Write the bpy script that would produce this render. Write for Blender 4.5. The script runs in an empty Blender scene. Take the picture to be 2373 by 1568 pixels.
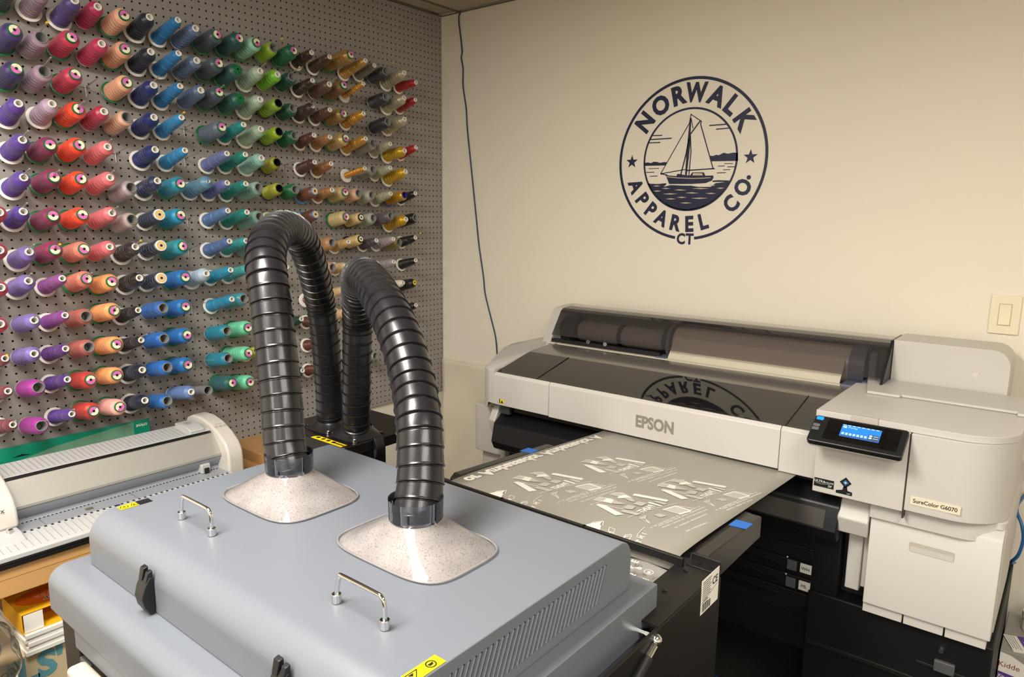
import bpy, bmesh, math, random
from mathutils import Vector, Matrix
C = bpy.context.scene.collection
sc = bpy.context.scene
CAM_LOC=(2.5231,-2.5785,1.5000)
CAM_R=[[0.778317, -0.115293, 0.617196], [0.627778, 0.125928, -0.768138], [0.010838, 0.985317, 0.17039]]

# ---------------- camera, world, lights, exposure ----------------
cd = bpy.data.cameras.new('camera'); cam = bpy.data.objects.new('camera', cd); C.objects.link(cam)
cd.sensor_width = 36.0; cd.lens = 36.0*1650.0/2373.0; cd.clip_start = 0.05
M = Matrix([[CAM_R[0][0],CAM_R[0][1],CAM_R[0][2]],[CAM_R[1][0],CAM_R[1][1],CAM_R[1][2]],[CAM_R[2][0],CAM_R[2][1],CAM_R[2][2]]]).to_4x4()
M.translation = Vector(CAM_LOC); cam.matrix_world = M
sc.camera = cam
w = bpy.data.worlds.new('world'); sc.world = w; w.use_nodes = True
w.node_tree.nodes['Background'].inputs[0].default_value = (1.0, 0.96, 0.9, 1); w.node_tree.nodes['Background'].inputs[1].default_value = 0.3
sc.view_settings.view_transform = 'Standard'; sc.view_settings.look = 'None'
sc.view_settings.exposure = 0.12; sc.view_settings.gamma = 1.0
def area(name, loc, sx, sy, power, col):
    l = bpy.data.lights.new(name, 'AREA'); l.shape = 'RECTANGLE'; l.size = sx; l.size_y = sy; l.energy = power; l.color = col
    o = bpy.data.objects.new(name, l); C.objects.link(o); o.location = loc; return o
WARM = (1.0, 0.955, 0.895)
LAMPS = ((1.45, -2.65, 66), (3.15, -2.10, 26), (1.45, -4.6, 26), (3.25, -4.6, 50), (1.45, -6.15, 32), (3.25, -6.15, 46))  # last four are unseen fill lamps, added to brighten the walls
for lx, ly, lp in LAMPS: area('ceiling_lamp', (lx, ly, 2.39), 0.58, 1.18, lp, WARM)
# tables
ART2 = {"w":[[[1.7645,-1.3941],[1.7805,-1.3731],[1.7897,-1.3558],[1.7952,-1.3737],[1.799,-1.3742],[1.8071,-1.3929],[1.7791,-1.3911]]],"l":[[[[1.7585,-1.3992],[1.7785,-1.3699],[1.7908,-1.353],[1.8139,-1.396]],3],[[[1.8252,-1.3954],[1.8168,-1.3701],[1.8302,-1.3716],[1.8385,-1.3947]],2],[[[1.8715,-1.322],[1.8724,-1.3322],[1.8769,-1.3587],[1.8875,-1.3943]],2.5],[[[1.8552,-1.3979],[1.8604,-1.3814],[1.8672,-1.3722],[1.8723,-1.3766],[1.8742,-1.387],[1.8704,-1.3987]],3],[[[1.8604,-1.3952],[1.8631,-1.3861],[1.8696,-1.3789]],5]],"t":[["T",[1.8944,-1.3868]],["N",[1.889,-1.3676]],["I",[1.8862,-1.3491]],["H",[1.8291,-1.3904]]]}
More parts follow.
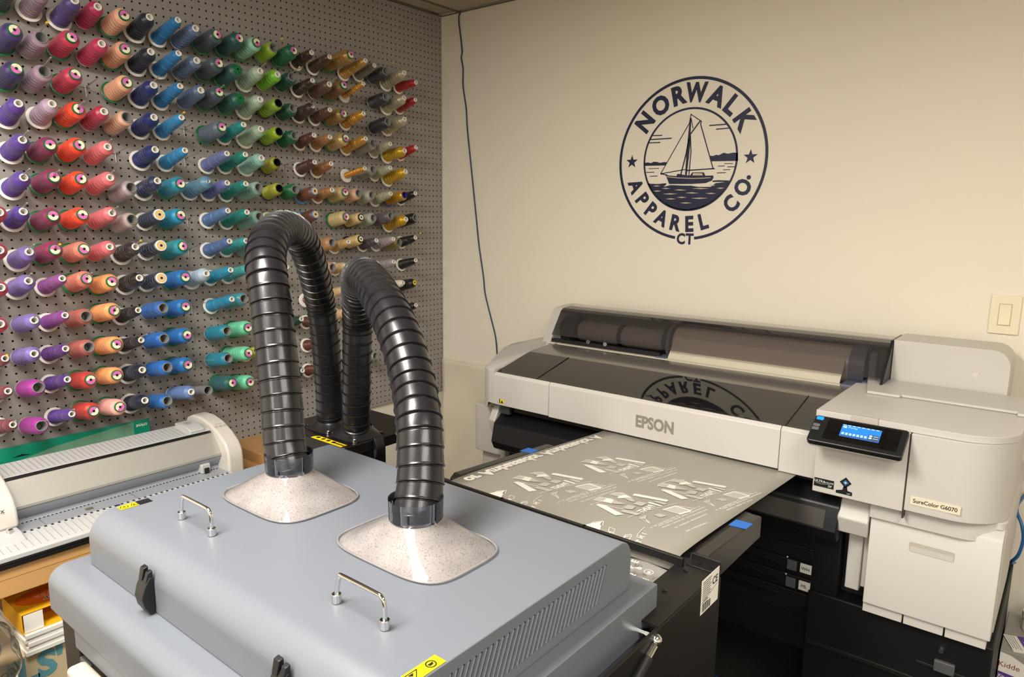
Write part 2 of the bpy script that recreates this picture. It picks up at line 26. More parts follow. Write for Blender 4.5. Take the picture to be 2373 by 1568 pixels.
CONES = [[-1.8247,2.081,0.1146,10.0,"g","33434c","dark slate thread cone, green base, left of the lilac cone, top row",0],[-1.7445,2.0759,0.1221,15.0,"b","a48e9e","lilac thread cone, white base, between dark slate and deep purple, top row",0],[-1.6659,2.0649,0.1361,15.0,"b","524584","deep purple thread cone, white base, between lilac and crimson, top row",0],[-1.5973,2.0755,0.118,12.0,"n","b8325c","crimson thread cone, bare body, between deep purple and peach, top row",0],[-1.5213,2.0727,0.1148,10.0,"g","eeb394","peach thread cone, green base, between crimson and navy, top row",0],[-1.4465,2.0703,0.1221,15.0,"b","1c2536","navy thread cone, white base, between peach and bright blue, top row",0],[-1.3722,2.0662,0.1547,14.0,"w","2278b4","bright blue thread cone, slim white core, between navy and slate blue, top row",0],[-1.3031,2.068,0.1309,12.0,"n","5b7095","slate blue thread cone, bare body, between bright blue and charcoal grey, top row",0],[-1.2201,2.0737,0.1148,10.0,"g","4e5761","charcoal grey thread cone, green base, between slate blue and dark teal, top row",0],[-1.1393,2.0767,0.1158,10.0,"g","285454","dark teal thread cone, green base, between charcoal grey and mint, top row",0],[-1.0707,2.0758,0.1136,10.0,"g","93c9a9","mint thread cone, green base, between dark teal and lime, top row",0],[-0.9888,2.0783,0.0903,11.0,"t","93bd2e","lime thread cone, open grey tube, between mint and emerald, top row",0],[-0.9126,2.0789,0.1052,10.0,"g","1c6a48","emerald thread cone, green base, between lime and dark brown, top row",0],[-0.8364,2.0754,0.1123,14.0,"w","3c2b25","dark brown thread cone, slim white core, between emerald and brown, top row",0],[-0.7602,2.0697,0.1219,14.0,"w","4e3226","brown thread cone, slim white core, between dark brown and light gold, top row",0],[-0.684,2.095,0.153,8.0,"g","b28c4c","light gold thread cone, green base, between brown and amber, top row",0],[-0.6078,2.07,0.1532,14.0,"w","c4974e","amber thread cone, slim white core, between light gold and warm grey, top row",0],[-0.5316,2.077,0.1166,14.0,"w","77716a","warm grey thread cone, slim white core, between amber and charcoal, top row",0],[-0.4554,2.0767,0.0958,11.0,"t","3a3b3d","charcoal thread cone, open grey tube, between warm grey and silver, top row",0],[-0.3792,2.0634,0.1325,15.0,"b","b3aa90","silver thread cone, white base, between charcoal and red, top row",0],[-0.303,2.06,0.1193,4.5,"w","a91a1c","red thread cone, slim white core, right of the silver cone, top row",0],[-1.8238,1.968,0.1229,10.0,"g","403670","indigo thread cone, green base, left of the lilac cone, second row",1],[-1.7552,1.9631,0.1125,11.0,"t","ac90a2","lilac thread cone, open grey tube, between indigo and raspberry, second row",1],[-1.6758,1.9793,0.1147,10.0,"g","cc3d5a","raspberry thread cone, green base, between lilac and crimson, second row",1],[-1.6002,1.9659,0.131,12.0,"n","c2345c","crimson thread cone, bare body, between raspberry and peach, second row",1],[-1.5267,1.9737,0.1147,10.0,"g","e8ab88","peach thread cone, green base, between crimson and navy, second row",1],[-1.4506,1.9662,0.1221,15.0,"b","1c2536","navy thread cone, white base, between peach and bright blue, second row",1],[-1.3769,1.9644,0.1546,14.0,"w","2278b4","bright blue thread cone, slim white core, between navy and blue, second row",1],[-1.3057,1.9672,0.1309,12.0,"n","566b8c","wrapped slate blue thread cone, bare body, between bright blue and charcoal grey, second row",1],[-1.2201,1.9811,0.1147,10.0,"g","4f5863","charcoal grey thread cone, green base, between blue and dark teal, second row",1],[-1.1509,1.9726,0.1147,10.0,"k","2c5855","dark teal thread cone, green cap, between charcoal grey and sage, second row",1],[-1.0651,1.9682,0.1222,15.0,"b","a5bca4","sage thread cone, white base, between dark teal and lime, second row",1],[-0.9888,1.9772,0.1111,12.0,"n","7cc230","lime thread cone, bare body, between sage and dark green, second row",1],[-0.9126,1.9824,0.0891,14.5,"t","1c5242","dark green thread cone, open grey tube, between lime and dark brown, second row",1],[-0.8364,1.9743,0.1118,14.0,"w","3c2b25","dark brown thread cone, slim white core, between dark green and brown, second row",1],[-0.7602,1.9744,0.1141,12.0,"n","624636","brown thread cone, bare body, between dark brown and tan, second row",1],[-0.684,1.9824,0.1058,13.3,"g","84623e","tan thread cone, green base, between brown and gold, second row",1],[-0.6078,1.9824,0.138,15.8,"s","cc943a","gold thread cone, thin winding, between tan and charcoal, second row",1],[-0.4554,1.9723,0.095,11.0,"t","36363b","charcoal thread cone, open grey tube, between gold and silver, second row",1],[-0.3792,1.9619,0.1285,15.0,"b","b3aa90","silver thread cone, white base, between charcoal and red, second row",1],[-0.303,1.9694,0.1176,14.0,"w","a91a1c","red thread cone, slim white core, right of the silver cone, second row",1],[-1.8264,1.8682,0.1156,10.0,"g","3c3268","indigo thread cone, green base, left of the lilac cone, third row",2],[-1.7578,1.8677,0.119,11.0,"t","ac90a2","lilac thread cone, open grey tube, between indigo and raspberry, third row",2],[-1.6752,1.8761,0.1148,10.0,"g","cc3d5a","raspberry thread cone, green base, between lilac and peach, third row",2],[-1.5291,1.874,0.1147,10.0,"g","ecb08c","peach thread cone, green base, between raspberry and royal navy, third row",2],[-1.4492,1.8653,0.1222,15.0,"b","202f6c","royal navy thread cone, white base, between peach and bright blue, third row",2],[-1.379,1.8633,0.1546,14.0,"w","2278b4","bright blue thread cone, slim white core, between royal navy and blue, third row",2],[-1.2979,1.8736,0.1309,12.0,"n","566b8c","wrapped slate blue thread cone, bare body, between bright blue and charcoal grey, third row",2],[-1.225,1.8808,0.1157,12.6,"g","4f5863","charcoal grey thread cone, green base, between blue and bottle green, third row",2],[-1.1471,1.8765,0.1148,10.0,"k","265a4c","bottle green thread cone, green cap, between charcoal grey and sage, third row",2],[-1.0705,1.8696,0.1222,15.0,"b","a5bca4","sage thread cone, white base, between bottle green and olive lime, third row",2],[-0.9888,1.8773,0.1081,12.0,"q","86a82c","olive lime thread cone, black core, between sage and dark green, third row",2],[-0.9126,1.8746,0.0871,11.0,"t","1c5242","dark green thread cone, open grey tube, between olive lime and dark brown, third row",2],[-0.8364,1.8798,0.1104,13.0,"m","3c2a23","dark brown thread cone, no cap, between dark green and chestnut, third row",2],[-0.7602,1.8747,0.1126,14.0,"w","624032","chestnut thread cone, slim white core, between dark brown and khaki gold, third row",2],[-0.684,1.8796,0.0979,10.0,"g","a8864e","khaki gold thread cone, green base, between chestnut and gold, third row",2],[-0.6078,1.8716,0.1323,14.0,"w","cc942e","gold thread cone, slim white core, between khaki gold and charcoal, third row",2],[-0.4554,1.868,0.1043,11.0,"t","2c2c32","charcoal thread cone, open grey tube, between gold and silver, third row",2],[-0.3792,1.8724,0.1302,15.0,"b","b3aa90","silver thread cone, white base, right of the charcoal cone, third row",2],[-1.8306,1.763,0.1221,15.0,"b","60429e","purple thread cone, white base, left of the pale lilac cone, fourth row",3],[-1.7458,1.7719,0.1223,15.0,"b","bfa4ba","pale lilac thread cone, white base, between purple and fluorescent orange, fourth row",3],[-1.6769,1.7772,0.1183,10.0,"g","fa4e2c","fluorescent orange thread cone, green base, between pale lilac and wrapped crimson, fourth row",3],[-1.6083,1.7709,0.1277,12.0,"n","b83450","wrapped crimson thread cone, bare body, between fluorescent orange and peach, fourth row",3],[-1.5398,1.7657,0.1198,11.0,"t","e8b698","peach thread cone, open grey tube, between wrapped crimson and royal navy, fourth row",3],[-1.4554,1.7661,0.1221,15.0,"b","202f6c","royal navy thread cone, white base, between peach and sky blue, fourth row",3],[-1.3811,1.7652,0.1546,14.0,"w","2a88c0","sky blue thread cone, slim white core, between royal navy and steel grey, fourth row",3],[-1.2256,1.7687,0.1215,10.0,"g","62707f","steel grey thread cone, green base, between sky blue and teal, fourth row",3],[-1.157,1.7676,0.1481,14.0,"w","148686","teal thread cone, slim white core, between steel grey and sage, fourth row",3],[-1.0739,1.7663,0.1221,15.0,"b","a5bca4","sage thread cone, white base, between teal and lime, fourth row",3],[-0.9888,1.7766,0.1037,12.0,"q","94b820","lime thread cone, black core, between sage and green, fourth row",3],[-0.9126,1.773,0.091,11.0,"t","185f3e","green thread cone, open grey tube, between lime and maroon brown, fourth row",3],[-0.8364,1.7723,0.1094,14.0,"w","582f28","maroon brown thread cone, slim white core, between green and copper, fourth row",3],[-0.7602,1.7727,0.1079,14.0,"w","a0703e","copper thread cone, slim white core, between maroon brown and sand gold, fourth row",3],[-0.684,1.7792,0.1079,11.3,"g","ceac70","sand gold thread cone, green base, between copper and gold, fourth row",3],[-0.6078,1.7691,0.143,14.0,"w","cc963c","gold thread cone, slim white core, between sand gold and warm grey, fourth row",3],[-0.5316,1.7751,0.0959,11.0,"t","9a9584","warm grey thread cone, open grey tube, between gold and sage grey, fourth row",3],[-0.4554,1.7673,0.1199,14.0,"w","a3a388","sage grey thread cone, slim white core, between warm grey and yellow gold, fourth row",3],[-0.3792,1.7552,0.1242,8.4,"b","cfa51e","yellow gold thread cone, white base, between sage grey and red, fourth row",3],[-0.303,1.7655,0.1176,14.0,"w","b01c1e","red thread cone, slim white core, right of the yellow gold cone, fourth row",3],[-1.8299,1.664,0.1223,15.0,"b","60429e","purple thread cone, white base, left of the plum cone, fifth row",4],[-1.7599,1.6684,0.1146,10.0,"g","8a3458","plum thread cone, green base, between purple and fluorescent orange, fifth row",4],[-1.6814,1.6734,0.1147,10.0,"g","fa4e2c","fluorescent orange thread cone, green base, between plum and coral pink, fifth row",4],[-1.6076,1.6661,0.1309,12.0,"n","e6767c","coral pink thread cone, bare body, between fluorescent orange and royal navy, fifth row",4],[-1.4593,1.6651,0.1221,15.0,"b","202f6c","royal navy thread cone, white base, between coral pink and sky blue, fifth row",4],[-1.377,1.6615,0.1545,14.0,"w","2a88c0","sky blue thread cone, slim white core, between royal navy and periwinkle, fifth row",4],[-1.2291,1.662,0.1546,14.0,"w","6a74aa","periwinkle thread cone, slim white core, between sky blue and teal, fifth row",4],[-1.1602,1.6639,0.1545,14.0,"w","128478","teal thread cone, slim white core, between periwinkle and pale aqua, fifth row",4],[-1.0758,1.6642,0.1221,15.0,"b","96cabc","pale aqua thread cone, white base, between teal and olive, fifth row",4],[-0.9888,1.6703,0.0822,12.0,"q","a4a430","olive thread cone, black core, between pale aqua and dark brown, fifth row",4],[-0.8364,1.6711,0.1068,14.0,"w","4e2d28","dark brown thread cone, slim white core, between olive and copper, fifth row",4],[-0.7602,1.6689,0.1097,14.0,"w","946132","copper thread cone, slim white core, between dark brown and bronze, fifth row",4],[-0.6078,1.658,0.1315,12.0,"s","d89430","bronze thread cone, thin winding, between copper and grey, fifth row",4],[-0.5316,1.668,0.0907,11.0,"t","8c8a80","grey thread cone, open grey tube, between bronze and sage grey, fifth row",4],[-0.4554,1.6683,0.1175,14.0,"w","a3a388","sage grey thread cone, slim white core, between grey and yellow gold, fifth row",4],[-0.3792,1.6536,0.1304,13.7,"b","cfa51e","yellow gold thread cone, white base, right of the sage grey cone, fifth row",4],[-1.8364,1.5599,0.1223,15.0,"b","60429e","purple thread cone, white base, left of the plum cone, sixth row",5],[-1.7574,1.576,0.1148,10.2,"g","8a3458","plum thread cone, green base, between purple and fluorescent orange, sixth row",5],[-1.685,1.5747,0.1147,10.0,"g","fa4e2c","fluorescent orange thread cone, green base, between plum and coral pink, sixth row",5],[-1.6099,1.573,0.1362,12.0,"n","e6767c","coral pink thread cone, bare body, between fluorescent orange and lilac grey, sixth row",5],[-1.5413,1.5523,0.1148,11.0,"t","b3a4ae","lilac grey thread cone, open grey tube, between coral pink and wrapped navy, sixth row",5],[-1.4588,1.5669,0.1222,15.0,"b","263256","wrapped navy thread cone, white base, between lilac grey and turquoise, sixth row",5],[-1.3811,1.5727,0.1148,10.0,"g","268ca6","turquoise thread cone, green base, between wrapped navy and steel blue, sixth row",5],[-1.2984,1.5703,0.1472,13.0,"m","5b88a4","steel blue thread cone, no cap, between turquoise and periwinkle, sixth row",5],[-1.2299,1.5652,0.1466,14.0,"w","656fa8","periwinkle thread cone, slim white core, between steel blue and teal, sixth row",5],[-1.1613,1.5639,0.1504,14.0,"w","128478","teal thread cone, slim white core, between periwinkle and pale aqua, sixth row",5],[-1.0928,1.5671,0.1175,11.0,"t","8fb6aa","pale aqua thread cone, open grey tube, between teal and olive, sixth row",5],[-0.9888,1.573,0.0896,12.0,"q","acac2e","olive thread cone, black core, between pale aqua and green, sixth row",5],[-0.9126,1.5741,0.0795,11.0,"t","187040","green thread cone, open grey tube, between olive and brown, sixth row",5],[-0.8364,1.5658,0.0978,12.0,"u","70442a","brown thread cone, blue core, between green and copper, sixth row",5],[-0.7602,1.566,0.1108,14.0,"w","a4723e","copper thread cone, slim white core, between brown and sand, sixth row",5],[-0.684,1.5701,0.0938,10.0,"g","c0a572","sand thread cone, green base, between copper and peach tan, sixth row",5],[-0.6078,1.568,0.0849,11.0,"t","d6a882","peach tan thread cone, open grey tube, between sand and grey, sixth row",5],[-0.5316,1.5635,0.0795,11.0,"t","a3a28e","grey thread cone, open grey tube, between peach tan and sage grey, sixth row",5],[-0.4554,1.5587,0.1173,14.0,"w","a3a388","sage grey thread cone, slim white core, between grey and old gold, sixth row",5],[-0.3792,1.5607,0.1196,11.0,"v","c6981e","old gold thread cone, purple core, between sage grey and black, sixth row",5],[-0.303,1.5666,0.11,14.0,"w","161614","black thread cone, slim white core, right of the old gold cone, sixth row",5],[-1.9112,1.4631,0.144,12.0,"n","a62c3e","crimson thread cone, bare body, left of the purple cone, seventh row",6],[-1.8426,1.4674,0.1096,15.0,"b","5c3f9a","purple thread cone, white base, between crimson and plum, seventh row",6],[-1.7702,1.4646,0.1148,10.0,"g","8a3458","plum thread cone, green base, between purple and fluorescent orange, seventh row",6],[-1.6901,1.4681,0.1148,10.0,"g","fa4e2c","fluorescent orange thread cone, green base, between plum and coral pink, seventh row",6],[-1.6141,1.4651,0.1394,12.0,"n","e6767c","coral pink thread cone, bare body, between fluorescent orange and beige, seventh row",6],[-1.5455,1.4528,0.1121,11.0,"t","bdaca6","beige thread cone, open grey tube, between coral pink and blue, seventh row",6],[-1.4611,1.465,0.1206,12.0,"c","323b50","dark slate blue thread cone, tan cap, between beige and turquoise, seventh row",6],[-1.3876,1.469,0.1148,10.0,"g","2090b8","turquoise thread cone, green base, between blue and denim blue, seventh row",6],[-1.2376,1.4683,0.1547,14.0,"w","5478a8","denim blue thread cone, slim white core, between turquoise and teal, seventh row",6],[-1.1654,1.4636,0.1551,14.0,"w","128478","teal thread cone, slim white core, between denim blue and pale aqua, seventh row",6],[-1.0968,1.4624,0.1196,11.0,"t","86b0a4","pale aqua thread cone, open grey tube, between teal and grass green, seventh row",6],[-0.9888,1.4731,0.1134,14.0,"w","70a226","grass green thread cone, slim white core, between pale aqua and green, seventh row",6],[-0.9126,1.467,0.0972,14.0,"w","14683c","green thread cone, slim white core, between grass green and brown, seventh row",6],[-0.8364,1.4744,0.0975,12.4,"u","643c28","brown thread cone, blue core, between green and sand, seventh row",6],[-0.684,1.4704,0.0952,10.0,"g","c8b27c","sand thread cone, green base, between brown and straw, seventh row",6],[-0.6078,1.4646,0.0979,12.0,"o","d0b47c","straw thread cone, black ringed cap, between sand and sage grey, seventh row",6],[-0.5316,1.4654,0.0866,11.0,"t","a8ac98","sage grey thread cone, open grey tube, between straw and plum grey, seventh row",6],[-0.4554,1.4708,0.1119,11.0,"t","60585e","plum grey thread cone, open grey tube, between sage grey and yellow gold, seventh row",6],[-0.3792,1.4504,0.1284,12.4,"b","cfa51e","yellow gold thread cone, white base, between plum grey and black, seventh row",6],[-0.303,1.4636,0.1068,11.0,"t","141412","black thread cone, open grey tube, right of the yellow gold cone, seventh row",6],[-1.9164,1.3617,0.1308,12.0,"n","a8303f","crimson thread cone, bare body, left of the lavender cone, eighth row",7],[-1.8419,1.3497,0.122,15.0,"b","806cb4","lavender thread cone, white base, between crimson and plum, eighth row",7],[-1.7733,1.3655,0.1146,10.0,"g","943058","plum thread cone, green base, between lavender and salmon, eighth row",7],[-1.6947,1.3647,0.1148,10.0,"g","e2826e","salmon thread cone, green base, between plum and coral pink, eighth row",7],[-1.6256,1.3628,0.1308,12.0,"n","e6707a","coral pink thread cone, bare body, between salmon and wrapped black, eighth row",7],[-1.5445,1.3564,0.1221,15.0,"b","2e2a2c","wrapped black thread cone, white base, between coral pink and blue, eighth row",7],[-1.4631,1.3645,0.1207,12.0,"c","262e42","dark slate blue thread cone, tan cap, between wrapped black and teal, eighth row",7],[-1.3875,1.3654,0.1148,10.0,"g","2a96a4","teal thread cone, green base, between blue and denim blue, eighth row",7],[-1.2413,1.3612,0.1611,14.0,"w","4e6a9c","denim blue thread cone, slim white core, between teal and aqua, eighth row",7],[-1.1727,1.3629,0.1522,14.0,"w","309a9a","aqua thread cone, slim white core, between denim blue and pale aqua, eighth row",7],[-1.1042,1.3589,0.1165,11.0,"t","86b0a4","pale aqua thread cone, open grey tube, between aqua and brown, eighth row",7],[-0.8364,1.3728,0.0818,13.6,"u","643c28","brown thread cone, blue core, between pale aqua and copper, eighth row",7],[-0.7602,1.3642,0.0968,11.0,"t","b8885a","copper thread cone, open grey tube, between brown and tan, eighth row",7],[-0.684,1.3583,0.1084,14.0,"w","c09a64","tan thread cone, slim white core, between copper and straw, eighth row",7],[-0.6078,1.3728,0.093,13.4,"o","d2b478","straw thread cone, black ringed cap, between tan and dark plum, eighth row",7],[-0.5316,1.362,0.1056,14.0,"w","4a4448","dark plum thread cone, slim white core, between straw and mauve, eighth row",7],[-0.4554,1.3613,0.1292,14.0,"w","a09296","mauve thread cone, slim white core, between dark plum and olive gold, eighth row",7],[-0.3792,1.3611,0.0795,11.0,"t","a8985c","olive gold thread cone, open grey tube, between mauve and black, eighth row",7],[-0.303,1.3694,0.1064,14.0,"w","141412","black thread cone, slim white core, right of the olive gold cone, eighth row",7],[-1.9234,1.2573,0.1308,12.0,"n","a8303f","crimson thread cone, bare body, left of the lavender cone, ninth row",8],[-1.8514,1.2663,0.1222,15.0,"b","806cb4","lavender thread cone, white base, between crimson and violet, ninth row",8],[-1.7743,1.2649,0.1547,14.0,"w","964c96","violet thread cone, slim white core, between lavender and salmon, ninth row",8],[-1.6947,1.2712,0.1153,11.5,"g","e2826e","salmon thread cone, green base, between violet and apricot, ninth row",8],[-1.6231,1.2604,0.1147,10.0,"g","faa868","apricot thread cone, green base, between salmon and wrapped black, ninth row",8],[-1.5395,1.2562,0.1222,15.0,"b","221f20","wrapped black thread cone, white base, between apricot and blue, ninth row",8],[-1.4697,1.2577,0.1206,12.0,"c","2a3148","dark slate blue thread cone, tan cap, between wrapped black and cobalt, ninth row",8],[-1.3862,1.2608,0.1148,10.0,"g","2070ba","cobalt thread cone, green base, between blue and pale blue, ninth row",8],[-1.3128,1.2577,0.1221,15.0,"b","b0c6d6","pale blue thread cone, white base, between cobalt and cerulean, ninth row",8],[-1.2412,1.2616,0.157,14.0,"w","1488ac","cerulean thread cone, slim white core, between pale blue and aqua, ninth row",8],[-1.1726,1.2638,0.1524,14.0,"w","42a2a2","aqua thread cone, slim white core, between cerulean and sea green, ninth row",8],[-0.9888,1.2672,0.1184,14.0,"w","2c7c5c","sea green thread cone, slim white core, between aqua and copper, ninth row",8],[-0.7602,1.2631,0.0955,11.0,"t","be8c6e","copper thread cone, open grey tube, between sea green and sand, ninth row",8],[-0.684,1.2652,0.0834,14.0,"w","d0b080","sand thread cone, slim white core, between copper and dark plum, ninth row",8],[-0.5316,1.2645,0.1061,14.0,"w","3e3a3e","dark plum thread cone, slim white core, between sand and mauve, ninth row",8],[-0.4554,1.2618,0.1303,14.0,"w","a09296","mauve thread cone, slim white core, between dark plum and black, ninth row",8],[-0.303,1.2661,0.1069,14.0,"w","141412","black thread cone, slim white core, right of the mauve cone, ninth row",8],[-1.9345,1.1549,0.1308,12.0,"n","a8303f","crimson thread cone, bare body, left of the lavender cone, tenth row",9],[-1.8505,1.1564,0.1309,12.0,"n","806cb4","lavender thread cone, bare body, between crimson and violet, tenth row",9],[-1.7766,1.1553,0.1555,14.0,"w","8e4098","violet thread cone, slim white core, between lavender and terracotta, tenth row",9],[-1.708,1.1568,0.1195,11.0,"t","ba6458","terracotta thread cone, open grey tube, between violet and apricot, tenth row",9],[-1.6284,1.1683,0.128,10.0,"g","faa868","apricot thread cone, green base, between terracotta and black, tenth row",9],[-1.5598,1.1518,0.1421,14.0,"w","242028","black thread cone, slim white core, between apricot and blue, tenth row",9],[-1.4709,1.1598,0.1201,11.0,"t","306cbc","wrapped royal blue thread cone, open grey tube, between black and cobalt, tenth row",9],[-1.3922,1.1604,0.1148,10.0,"g","2070ba","cobalt thread cone, green base, between blue and cerulean, tenth row",9],[-1.2433,1.1581,0.1581,14.0,"w","1488b0","cerulean thread cone, slim white core, between cobalt and translucent teal, tenth row",9],[-1.1747,1.1664,0.117,11.0,"t","3c92a2","translucent teal thread cone, open grey tube, between cerulean and brown, tenth row",9],[-0.8364,1.1456,0.1187,9.0,"s","7a4428","brown thread cone, thin winding, between translucent teal and sand, tenth row",9],[-0.7602,1.1537,0.172,14.0,"w","d0b080","sand thread cone, slim white core, between brown and ivory, tenth row",9],[-0.3792,1.1696,0.1039,14.1,"w","e2d6c6","ivory thread cone, slim white core, between sand and black, tenth row",9],[-0.303,1.1696,0.0946,12.1,"y","121210","black thread cone, yellow cap, right of the ivory cone, tenth row",9],[-1.9383,1.0488,0.1547,14.0,"w","822c3c","maroon thread cone, slim white core, left of the lavender cone, eleventh row",10],[-1.8594,1.058,0.1309,12.0,"n","806cb4","lavender thread cone, bare body, between maroon and dark violet, eleventh row",10],[-1.7833,1.0551,0.1545,14.0,"w","5c2c7e","dark violet thread cone, slim white core, between lavender and terracotta, eleventh row",10],[-1.7084,1.0601,0.1203,11.0,"t","ba6458","terracotta thread cone, open grey tube, between dark violet and apricot, eleventh row",10],[-1.6281,1.0599,0.1237,10.0,"g","faa868","apricot thread cone, green base, between terracotta and black, eleventh row",10],[-1.5595,1.0534,0.1463,14.0,"w","242028","black thread cone, slim white core, between apricot and royal blue, eleventh row",10],[-1.4752,1.0569,0.1202,11.0,"t","1e68be","royal blue thread cone, open grey tube, between black and cobalt, eleventh row",10],[-1.3935,1.0617,0.1148,10.0,"g","2070ba","cobalt thread cone, green base, between royal blue and teal, eleventh row",10],[-1.2489,1.0556,0.1202,11.0,"t","14849c","teal thread cone, open grey tube, between cobalt and mint, eleventh row",10],[-1.1633,1.0604,0.1147,10.0,"g","70d0a4","mint thread cone, green base, between teal and dark green, eleventh row",10],[-0.9126,1.0621,0.0886,14.0,"w","12382e","dark green thread cone, slim white core, between mint and brown, eleventh row",10],[-0.8364,1.0534,0.1179,14.0,"w","623426","brown thread cone, slim white core, between dark green and sand, eleventh row",10],[-0.684,1.068,0.1055,14.1,"w","d0b080","sand thread cone, slim white core, between brown and black, eleventh row",10],[-0.303,1.0601,0.105,14.0,"w","161614","black thread cone, slim white core, right of the sand cone, eleventh row",10],[-1.9398,0.9541,0.1544,14.0,"w","782c3a","maroon thread cone, slim white core, left of the magenta cone, twelfth row",11],[-1.8553,0.9584,0.1203,11.0,"t","ae329e","magenta thread cone, open grey tube, between maroon and dark violet, twelfth row",11],[-1.7865,0.9614,0.1545,14.0,"w","542e84","dark violet thread cone, slim white core, between magenta and red, twelfth row",11],[-1.7099,0.9585,0.1146,10.0,"g","ca3e36","red thread cone, green base, between dark violet and apricot, twelfth row",11],[-1.6317,0.9601,0.1147,10.0,"g","faa868","apricot thread cone, green base, between red and navy, twelfth row",11],[-1.5535,0.9538,0.1222,15.0,"b","1b2238","navy thread cone, white base, between apricot and royal blue, twelfth row",11],[-1.4712,0.9574,0.1203,11.0,"t","2270c4","royal blue thread cone, open grey tube, between navy and cobalt, twelfth row",11],[-1.3975,0.957,0.1146,10.0,"g","2070b8","cobalt thread cone, green base, between royal blue and teal, twelfth row",11],[-1.2538,0.9558,0.1259,11.0,"t","14849c","teal thread cone, open grey tube, between cobalt and mint, twelfth row",11],[-1.1853,0.9664,0.1471,10.1,"g","70d0a4","mint thread cone, green base, between teal and chartreuse, twelfth row",11],[-1.1167,0.9592,0.1176,14.0,"w","c0cc38","chartreuse thread cone, slim white core, between mint and brown, twelfth row",11],[-0.8364,0.9555,0.0804,14.0,"w","623426","brown thread cone, slim white core, between chartreuse and black, twelfth row",11],[-0.303,0.9579,0.1067,14.0,"w","141412","black thread cone, slim white core, right of the brown cone, twelfth row",11],[-1.9372,0.8544,0.1546,14.0,"w","742a36","maroon thread cone, slim white core, left of the magenta cone, bottom row",12],[-1.8572,0.8408,0.1201,11.0,"t","ae329e","magenta thread cone, open grey tube, between maroon and violet, bottom row",12],[-1.7835,0.8532,0.1545,14.0,"w","583690","violet thread cone, slim white core, between magenta and red, bottom row",12],[-1.7095,0.8573,0.1146,10.0,"g","ca3e36","red thread cone, green base, between violet and pale pink, bottom row",12],[-1.6308,0.8542,0.1147,10.0,"g","fab8aa","pale pink thread cone, green base, between red and navy, bottom row",12],[-1.5528,0.8501,0.1222,15.0,"b","1b2238","navy thread cone, white base, between pale pink and blue, bottom row",12],[-1.4794,0.8421,0.1201,11.0,"t","206cb8","wrapped royal blue thread cone, open grey tube, between navy and periwinkle, bottom row",12],[-1.4038,0.8567,0.1395,12.0,"n","6480b4","periwinkle thread cone, bare body, between blue and silver grey, bottom row",12],[-1.3352,0.854,0.1215,10.0,"x","9a9ca6","silver grey thread cone, black base, between periwinkle and dark teal, bottom row",12],[-1.238,0.8642,0.1147,10.0,"g","2c6064","dark teal thread cone, green base, between silver grey and mint, bottom row",12],[-1.1659,0.8545,0.1147,10.0,"g","70d0a4","mint thread cone, green base, between dark teal and dark green, bottom row",12],[-0.9126,0.8524,0.082,14.0,"w","12382e","dark green thread cone, slim white core, between mint and brown, bottom row",12],[-0.8364,0.8481,0.0804,14.0,"w","623426","brown thread cone, slim white core, between dark green and silver, bottom row",12],[-0.5316,0.8598,0.0795,11.0,"t","98948a","silver thread cone, open grey tube, right of the brown cone, bottom row",12]]
PEGS = [[-1.7552,1.9631,0.1801,2.0157,1],[-1.7578,1.8677,0.1916,1.921,0],[-1.6769,1.7772,0.1783,1.8136,0],[-1.4465,2.0703,0.1672,2.1218,0],[-1.4492,1.8653,0.1725,1.9182,0],[-1.8299,1.664,0.1838,1.7158,0],[-1.6076,1.6661,0.1757,1.7132,0],[-1.3811,1.7652,0.1858,1.8161,1],[-1.8364,1.5599,0.1864,1.6123,0],[-1.7574,1.576,0.1741,1.6134,0],[-1.6099,1.573,0.1797,1.6199,0],[-1.8426,1.4674,0.1592,1.5185,0],[-1.6141,1.4651,0.1949,1.5125,0],[-1.8419,1.3497,0.1785,1.4024,0],[-1.7733,1.3655,0.1712,1.4017,1],[-1.5445,1.3564,0.176,1.4072,1],[-1.8514,1.2663,0.1643,1.3198,0],[-1.6947,1.2712,0.1729,1.3141,0],[-1.8505,1.1564,0.1894,1.202,0],[-1.6284,1.1683,0.1843,1.2048,0],[-1.5595,1.0534,0.2,1.1106,0],[-1.9383,1.0488,0.184,1.0964,1],[-1.8553,0.9584,0.1672,1.007,0],[-1.8572,0.8408,0.1892,0.8908,0],[-1.7835,0.8532,0.1876,0.9079,0],[-1.9372,0.8544,0.1912,0.9063,0],[-0.9888,2.0783,0.1638,2.1186,1],[-1.0651,1.9682,0.1713,2.0208,0],[-0.9126,1.9824,0.1546,2.0338,1],[-0.7602,2.0697,0.1736,2.1159,0],[-0.7602,1.9744,0.174,2.0175,0],[-0.7602,1.8747,0.1665,1.9218,0],[-0.4554,2.0767,0.1622,2.1226,1],[-0.3792,2.0634,0.1761,2.1176,0],[-0.3792,1.9619,0.169,2.0144,0],[-0.303,1.9694,0.1704,2.0162,0],[-0.3792,1.8724,0.1615,1.9277,0],[-1.225,1.8808,0.1653,1.9243,0],[-0.303,1.3694,0.1554,1.4159,1],[-1.1659,0.8545,0.1749,0.8889,0]]
